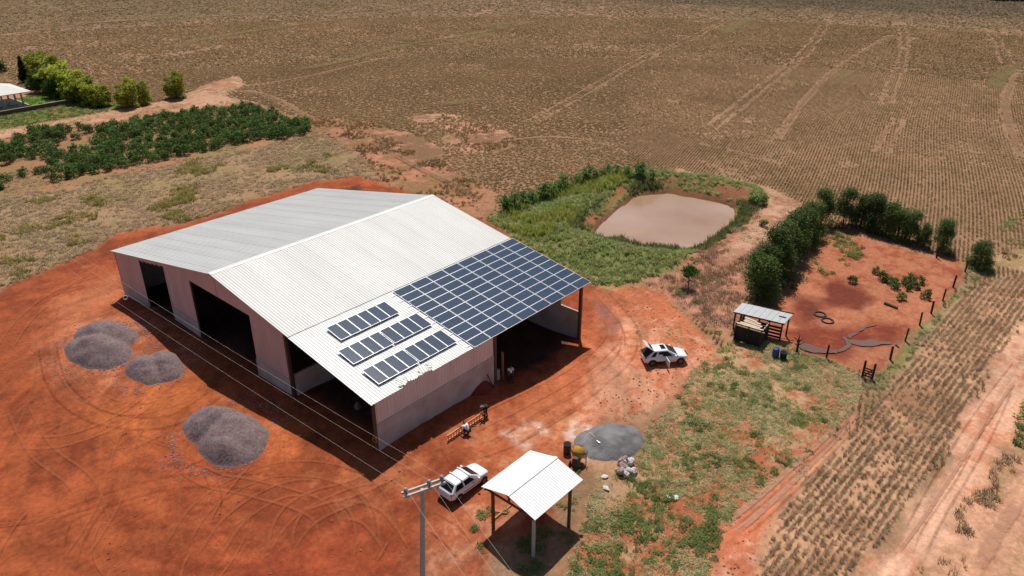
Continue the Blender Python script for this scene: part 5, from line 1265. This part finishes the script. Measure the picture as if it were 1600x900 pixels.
def scatter(name, xy, protos, smin, smax, zoff=0.0, rz=None, flat=1.0, seed=0, sx=None):
    xy = np.asarray(xy)
    if not len(xy): return
    r_ = np.random.default_rng(seed+len(xy)); n = len(xy)
    z = H(xy[:, 0], xy[:, 1])+zoff
    me = bpy.data.meshes.new(name); me.vertices.add(n); me.vertices.foreach_set('co', np.column_stack([xy, z]).astype(np.float32).ravel())
    rot = np.zeros((n, 3)); rot[:, 2] = r_.uniform(0, 6.283, n) if rz is None else rz+r_.normal(0, .12, n)+math.pi*r_.integers(0, 2, n)
    rot[:, :2] = r_.normal(0, .06, (n, 2))
    s = r_.uniform(smin, smax, n); scv = np.column_stack([s, s, s*flat*r_.uniform(.8, 1.2, n)])
    if sx is not None: scv = scv*np.asarray(sx).reshape(-1, 1)
    for an, arr in (('rot', rot), ('scl', scv)):
        a = me.attributes.new(an, 'FLOAT_VECTOR', 'POINT'); a.data.foreach_set('vector', arr.astype(np.float32).ravel())
    a = me.attributes.new('pick', 'INT', 'POINT'); a.data.foreach_set('value', r_.integers(0, len(protos), n).astype(np.int32))
    o = bpy.data.objects.new(name, me); COL.objects.link(o); o['kind'] = 'stuff'
    c = bpy.data.collections.new(name+'_kinds')
    for p in protos: c.objects.link(p)
    STORE.append(c)
    ng = bpy.data.node_groups.new(name, 'GeometryNodeTree')
    ng.interface.new_socket('Geometry', in_out='INPUT', socket_type='NodeSocketGeometry'); ng.interface.new_socket('Geometry', in_out='OUTPUT', socket_type='NodeSocketGeometry')
    N = ng.nodes.new; L = ng.links.new
    gi = N('NodeGroupInput'); go = N('NodeGroupOutput'); ip = N('GeometryNodeInstanceOnPoints'); ci = N('GeometryNodeCollectionInfo')
    ci.inputs[0].default_value = c; ci.inputs['Separate Children'].default_value = True; ci.inputs['Reset Children'].default_value = True
    def named(nm, ty):
        q = N('GeometryNodeInputNamedAttribute'); q.data_type = ty; q.inputs[0].default_value = nm; return q.outputs[0]
    mp = N('GeometryNodeMeshToPoints'); L(gi.outputs[0], mp.inputs[0]); L(mp.outputs[0], ip.inputs['Points']); L(ci.outputs[0], ip.inputs['Instance']); ip.inputs['Pick Instance'].default_value = True
    L(named('pick', 'INT'), ip.inputs['Instance Index']); er = N('FunctionNodeEulerToRotation'); L(named('rot', 'FLOAT_VECTOR'), er.inputs[0]); L(er.outputs[0], ip.inputs['Rotation'])
    L(named('scl', 'FLOAT_VECTOR'), ip.inputs['Scale']); L(ip.outputs[0], go.inputs[0])
    o.modifiers.new('plants', 'NODES').node_group = ng
    return o
def kinds(nm, k, *a, **kw): return [tuft(nm, *a, seed=i*13+5, **kw) for i in range(k)]
def fill(poly, dens, seed):
    poly = np.asarray(poly); lo, hi = poly.min(0), poly.max(0); r_ = np.random.default_rng(seed)
    p = r_.uniform(lo, hi, (int(np.prod(hi-lo)*dens), 2))
    rel = p-CAM[:2]; a = np.arctan2(rel[:, 1], rel[:, 0])-YAW; p = p[(np.abs(a) < R(40))]
    return p[sdist(p[:, 0], p[:, 1], poly) < .3*(fbm(p[:, 0], p[:, 1], 2, seed)-.3)]
def zpoly(nm): return [ZPOLY[i] for i, z in enumerate(ZONES) if z[0] == nm]
def only(p, *names):
    return p[np.isin(ZNAME[zone_at(p[:, 0], p[:, 1])], names)]
def thin(p, sc, seed, lo, hi):
    k = np.clip((fbm(p[:, 0], p[:, 1], sc, seed, 3)-lo)/(hi-lo), 0, 1); return p[np.random.default_rng(seed).random(len(p)) < k]

# the big dry crop field: rows of withered plants
def field_rows():
    az = R(14); e1 = np.array([math.cos(az), math.sin(az)]); e2 = np.array([-e1[1], e1[0]]); r_ = np.random.default_rng(5)
    out = []
    for lo, hi, ds, dr in ((55, 140, .5, .47), (140, 215, .7, .47), (215, 300, 1.1, .94), (300, 460, 2.2, 1.9)):
        s = np.arange(-80, 300, ds); t = np.arange(-160, 330, dr)
        s = np.arange(-80, 480, ds) if hi > 300 else s; t = np.arange(-300, 500, dr) if hi > 300 else t; S_, T_ = np.meshgrid(s, t)
        S_ = S_+r_.uniform(-.5, .5, S_.shape)*ds
        p = CAM[:2]+S_[..., None]*e1+T_[..., None]*e2; p = p.reshape(-1, 2)
        rel = p-CAM[:2]; d = np.hypot(rel[:, 0], rel[:, 1]); a = np.arctan2(rel[:, 1], rel[:, 0])-YAW
        p = p[(d > lo) & (d < hi) & (np.abs(a) < R(38))]
        wob = .5*np.sin(p[:, 0]*.06+p[:, 1]*.04); p = p+e2*wob[:, None]
        # left part of the field: denser, without visible rows
        left = fbm(p[:, 0], p[:, 1], 60, 8, 2)*14+(p[:, 1]-CAM[1])-(p[:, 0]-CAM[0])*.62 > 7
        p[left] += r_.uniform(-.3, .3, (left.sum(), 2))
        rr = r_.random(len(p)); gaps = fbm(p[:, 0], p[:, 1], 11, 14, 3)
        p = p[(rr < np.where(gaps < .30, .6, .95))]
        out.append(p[np.isin(ZNAME[zone_at(p[:, 0], p[:, 1])], ('dry_crop_field', 'olive_crop_field', 'cloud_shaded_field'))])
    return az, out
def is_left(p): return fbm(p[:, 0], p[:, 1], 60, 8, 2)*14+(p[:, 1]-CAM[1])-(p[:, 0]-CAM[0])*.62 > 7
az, (near, mid, far, vfar) = field_rows()
CROPK = kinds('dry_plant', 5, 16, .20, .20, .07, L_CROP, lean=1.3)
for p in CROPK: p.data.transform(Matrix.Diagonal((1.7, .58, 1, 1)))
def off_tracks(p):
    keep = np.ones(len(p), bool)
    for c, hw in TRACKS:
        c = np.concatenate([c[:-1]+(c[1:]-c[:-1])*t_ for t_ in (0, .33, .66)])
        ix = np.nonzero(keep)[0]
        bx = (p[ix, 0] > c[:, 0].min()-3) & (p[ix, 0] < c[:, 0].max()+3) & (p[ix, 1] > c[:, 1].min()-3) & (p[ix, 1] < c[:, 1].max()+3); ix = ix[bx]
        if len(ix):
            dd = np.full(len(ix), 1e9)
            for q in c: dd = np.minimum(dd, (p[ix, 0]-q[0])**2+(p[ix, 1]-q[1])**2)
            lim = (hw+.15)**2
            hit = dd < lim; keep[ix[hit]] = rng.random(hit.sum()) < .22
    return p[keep]
lf = is_left(near); nl = near[lf]; nl = np.concatenate([nl, nl+rng.uniform(-.35, .35, nl.shape)])
scatter('dry_crop_plants', off_tracks(near[~lf]), CROPK, .75, 1.2, rz=az)
LEFTK = kinds('dry_plant', 4, 13, .15, .17, .06, L_CROP, lean=1.5)
scatter('dry_crop_plants', off_tracks(nl), LEFTK, .6, 1.25)
MIDK = kinds('dry_plant', 3, 10, .20, .22, .10, L_CROP, lean=1.3)
for p in MIDK: p.data.transform(Matrix.Diagonal((2.0, .6, 1, 1)))
lf = is_left(mid); nl = mid[lf]; nl = np.concatenate([nl, nl+rng.uniform(-.5, .5, nl.shape)])
scatter('dry_crop_plants', off_tracks(mid[~lf]), MIDK, .85, 1.3, rz=az); scatter('dry_crop_plants', off_tracks(nl), LEFTK, .9, 1.6)
scatter('dry_crop_plants', off_tracks(far), kinds('dry_plant', 3, 8, .24, .45, .22, L_CROP, lean=1.4), 1.0, 1.5, rz=az)
vz = ZNAME[zone_at(vfar[:, 0], vfar[:, 1])] == 'cloud_shaded_field'
scatter('cloud_shaded_plants', off_tracks(vfar[vz]), kinds('far_plant', 3, 7, .28, .8, .45, leafmat('cloud_shaded_leaf', (.26, .20, .125), (.33, .25, .155), .3, .03), lean=1.4), 1.0, 1.6)  # leaf colour darkened to carry the same painted cloud shade
scatter('dry_crop_plants', off_tracks(vfar[~vz]), kinds('dry_plant', 3, 7, .28, .8, .45, L_CROPF, lean=1.4), 1.0, 1.6)
# the near strip: rows you can count
sp = zpoly('crop_strip')[0]; a2 = R(-1.8); e1 = np.array([math.cos(a2), math.sin(a2)]); e2 = np.array([-e1[1], e1[0]])
S_, T_ = np.meshgrid(np.arange(-10, 130, .15), np.arange(-30, 30, .52)); c0_ = np.array([14.3, -27.0])
pp = (c0_+(S_+rng.uniform(-.1, .1, S_.shape))[..., None]*e1+(T_+rng.normal(0, .05, S_.shape))[..., None]*e2).reshape(-1, 2)
pp = pp[(sdist(pp[:, 0], pp[:, 1], sp) < -.1+.9*(fbm(pp[:, 0], pp[:, 1], 3, 15)-.6))]
pp = pp[rng.random(len(pp)) < np.where(fbm(pp[:, 0], pp[:, 1], 2.2, 19, 3) < .34, .35, .92)]
scatter('dry_row_plants', pp, kinds('dry_row_plant', 6, 22, .28, .15, .032, L_CROPN, lean=1.3), .5, 1.0, rz=a2)
GR = kinds('grass_tuft', 5, 18, .42, .25, .055, L_GRASS, lean=1.0); RD = kinds('reed_tuft', 4, 18, .9, .25, .045, L_REED, lean=.5)
ST = kinds('straw_tuft', 5, 20, .16, .30, .04, L_STRAW, lean=2.0); OL = kinds('olive_tuft', 5, 14, .24, .3, .06, L_OLIVE, lean=1.3)
WD = kinds('weed_tuft', 5, 34, .24, .34, .055, L_WEED, lean=1.0, broad=True); BR = kinds('brush_tuft', 4, 16, .28, .32, .03, L_BRUSH, lean=1.3)
pb = fill(zpoly('pond_bank')[0], 7, 21); dpond = sdist(pb[:, 0], pb[:, 1], POND); pb = pb[dpond > .35]; pb = only(pb, 'pond_bank')
nn = fbm(pb[:, 0], pb[:, 1], 5, 27, 3)
# reeds on the bank nearest the row of plants
rb = P([(770, 350), (800, 328), (905, 288), (985, 276), (985, 290), (905, 345), (870, 385), (820, 372)])
inr = sdist(pb[:, 0], pb[:, 1], rb) < 0
scatter('pond_grass', pb[~inr], GR, .6, 1.3, seed=1); scatter('pond_reeds', pb[inr & (nn > .42)], RD, .7, 1.3, seed=2); scatter('pond_grass', pb[inr & (nn <= .42)], GR, .7, 1.4, seed=3)
ring = pb[(sdist(pb[:, 0], pb[:, 1], POND) < 2.6)]
scatter('pond_edge_grass', thin(ring[sdist(ring[:, 0], ring[:, 1], POND) > .8], 3, 33, .36, .56), kinds('edge_tuft', 4, 20, .6, .3, .06, leafmat('pond_edge_leaf', (.17, .21, .07), (.26, .24, .11), .35, .3), lean=.6), .9, 1.7, seed=4)
dg = only(fill(zpoly('dry_grass')[0], 4.0, 22), 'dry_grass'); dg = thin(dg, 5, 46, .28, .5); scatter('dry_meadow_grass', dg, OL, .7, 1.5, seed=5)
dl = thin(only(fill(zpoly('dry_grass')[0], 4.0, 28), 'dry_grass'), 5, 44, .64, .80)
scatter('yellow_green_grass', dl, kinds('yellow_tuft', 4, 20, .36, .35, .07, leafmat('yellow_grass', (.36, .32, .09), (.42, .36, .14), .3, .3), lean=.9), .9, 1.7, seed=6)
wg = only(fill(zpoly('weedy_ground')[0], 26, 23), 'weedy_ground')
scatter('straw_ground_cover', thin(wg, 3.2, 51, .34, .58)[::2], ST, .6, 1.2, seed=7)
scatter('green_weeds', thin(wg, 2.2, 61, .55, .86)[::2], WD, .3, 1.1, seed=8)
scatter('green_weed_grass', thin(wg, 3.0, 71, .44, .72)[::2], kinds('weed_grass', 4, 20, .22, .28, .035, L_GRASS, lean=1.2), .4, 1.1, seed=9)
bs = only(fill(zpoly('brush_slope')[0], 9, 24), 'brush_slope'); scatter('dead_brush', thin(bs, 3.5, 81, .36, .58), BR, .6, 1.5, seed=10)
scatter('slope_weeds', thin(bs, 2.5, 83, .66, .8), WD, .7, 1.4, seed=11)
gv = only(fill(zpoly('grass_verge')[0], 12, 25), 'grass_verge'); scatter('verge_straw', thin(gv, 4, 91, .40, .6), OL, .5, 1.0, seed=12); scatter('verge_grass', thin(gv, 4, 93, .40, .55), GR, .4, .8, seed=13)
rv = only(fill(zpoly('road_verge')[0], 5, 26), 'road_verge'); scatter('verge_dry_plants', thin(rv, 3.5, 95, .48, .62), kinds('verge_tuft', 4, 16, .42, .25, .05, L_CROPN, lean=.7), .6, 1.3, seed=14)
scatter('verge_weeds', thin(rv, 4, 97, .60, .72), WD, .8, 1.5, seed=15)
pg = only(fill(zpoly('pen_ground')[0], 4, 29), 'pen_ground'); scatter('pen_weeds', thin(pg[(sdist(pg[:, 0], pg[:, 1], P([(1275, 360), (1360, 375), (1345, 400), (1330, 425), (1285, 430), (1270, 410)])) < 0)], 2.5, 99, .46, .62), WD, .7, 1.5, seed=16)
bp_ = only(fill(zpoly('bush_plot_soil')[0], 3, 30), 'bush_plot_soil'); scatter('plot_weeds', thin(bp_, 4, 101, .42, .6), OL, .7, 1.3, seed=17)
bsoil = np.concatenate([only(fill(q, 4, 130+i), 'bare_soil', 'bare_patch') for i, q in enumerate(zpoly('bare_soil')+zpoly('bare_patch'))]); scatter('stubble_tufts', thin(bsoil, 5, 103, .40, .62), kinds('stubble_tuft', 4, 14, .36, .22, .06, L_CROP, lean=.7), .7, 1.2, seed=18)
bpp = only(fill(zpoly('bank_path')[0], 4, 31), 'bank_path'); scatter('path_straw', thin(bpp, 3, 105, .48, .7), ST, .5, 1.0, seed=19)
bks = np.concatenate([only(fill(q, 6, 140+i), 'bank_soil') for i, q in enumerate(zpoly('bank_soil'))]); scatter('bank_weeds', thin(bks, 3, 107, .35, .6), GR, .5, 1.1, seed=20)
ft = only(fill(zpoly('farm_track')[0], 2, 32), 'farm_track'); scatter('track_straw', thin(ft, 5, 109, .48, .7), ST, .7, 1.3, seed=21)
dlw = np.concatenate([only(fill(q, 2.2, 150+i), 'dry_lawn', 'lawn') for i, q in enumerate(zpoly('dry_lawn')+zpoly('lawn'))]); scatter('lawn_grass', dlw, kinds('lawn_tuft', 3, 14, .2, .3, .08, L_WEED, lean=.8), .8, 1.4, seed=22)
ps = only(fill(zpoly('pale_soil')[1], 5, 34), 'pale_soil'); scatter('sparse_straw', thin(ps, 3.5, 111, .55, .75), ST, .5, 1.0, seed=23)
dp = only(fill(zpoly('dirt_path')[0], 6, 35), 'dirt_path'); scatter('path_weeds', thin(dp, 3, 113, .56, .72), OL, .6, 1.2, seed=24)
# shade weeds round the shelter and the near yard edge
sw_ = fill(P([(760, 780), (860, 770), (905, 740), (900, 800), (880, 900), (760, 900), (740, 830)]), 12, 36); scatter('shelter_weeds', thin(sw_, 2, 115, .62, .76), WD, .4, .9, seed=25)
eg = fill(P([(1560, 350), (1600, 335), (1650, 330), (1650, 375), (1600, 388), (1570, 385)]), 5, 41); scatter('edge_weeds', thin(eg, 4, 119, .42, .6), GR, .5, 1.0, seed=29)
# little stones and clods on the bare soil
def clod(name, seed, mt):
    bm = bmesh.new(); bmesh.ops.create_icosphere(bm, subdivisions=1, radius=1); r_ = random.Random(seed)
    for v in bm.verts: v.co *= r_.uniform(.6, 1.1); v.co.z *= .6
    me = bpy.data.meshes.new(name); bm.to_mesh(me); bm.free(); me.materials.append(mt); return bpy.data.objects.new(name, me)
M_CLOD = mat('dirt_clod', lin(170, 92, 56), .95, objrand=.3)
yd = np.concatenate([only(fill(zpoly('red_dirt_yard')[0], .9, 37), 'red_dirt_yard', 'yard_dust', 'packed_dirt'), only(fill(zpoly('pale_soil')[1], 3, 38), 'pale_soil'), only(fill(zpoly('dirt_path')[0], 4, 39), 'dirt_path')])
yd = yd[~((yd[:, 0] > -.5) & (yd[:, 0] < 26) & (yd[:, 1] > -.5) & (yd[:, 1] < 43))]
scatter('dirt_clods', thin(yd, 6, 117, .35, .65), [clod('dirt_clod', i, M_CLOD) for i in range(4)], .03, .13, seed=26)
M_STN = mat('loose_stone', (.24, .165, .165), .95, objrand=.35)
pts = []
for (u, v), n_, rr in (((158, 543), 420, 6.0), ((240, 575), 300, 4.6), ((352, 682), 520, 5.6)):
    c = at(u, v); a_ = rng.uniform(0, 6.28, n_); q_ = rr*(.62+.35*np.abs(rng.normal(0, .5, n_))); pts.append(np.column_stack([c.x+q_*np.cos(a_), c.y+q_*np.sin(a_)]))
scatter('loose_gravel', np.concatenate(pts), [clod('loose_stone', 50+i, M_STN) for i in range(4)], .04, .12, seed=28)
# the wood beyond the field
FT = [bpy.data.objects.new('forest_tree', raw_mesh('forest_tree', *leaf_cloud(blobs(9, 6, 8, 120+i, .1, .3), 260, 1.6, 120+i, .5), L_FOREST)) for i in range(3)]
fa = np.array(at(1500, -3)[:2]); fb_ = np.array(at(1900, 14)[:2]); fd = (fb_-fa)/np.hypot(*(fb_-fa)); fnn = np.array([-fd[1], fd[0]])
if fnn @ FWD[:2] < 0: fnn = -fnn
tt = rng.uniform(0, np.hypot(*(fb_-fa)), 700); dd = rng.uniform(0, 50, 700)
scatter('far_wood', fa+tt[:, None]*fd+dd[:, None]*fnn, FT, .8, 1.4, seed=27)
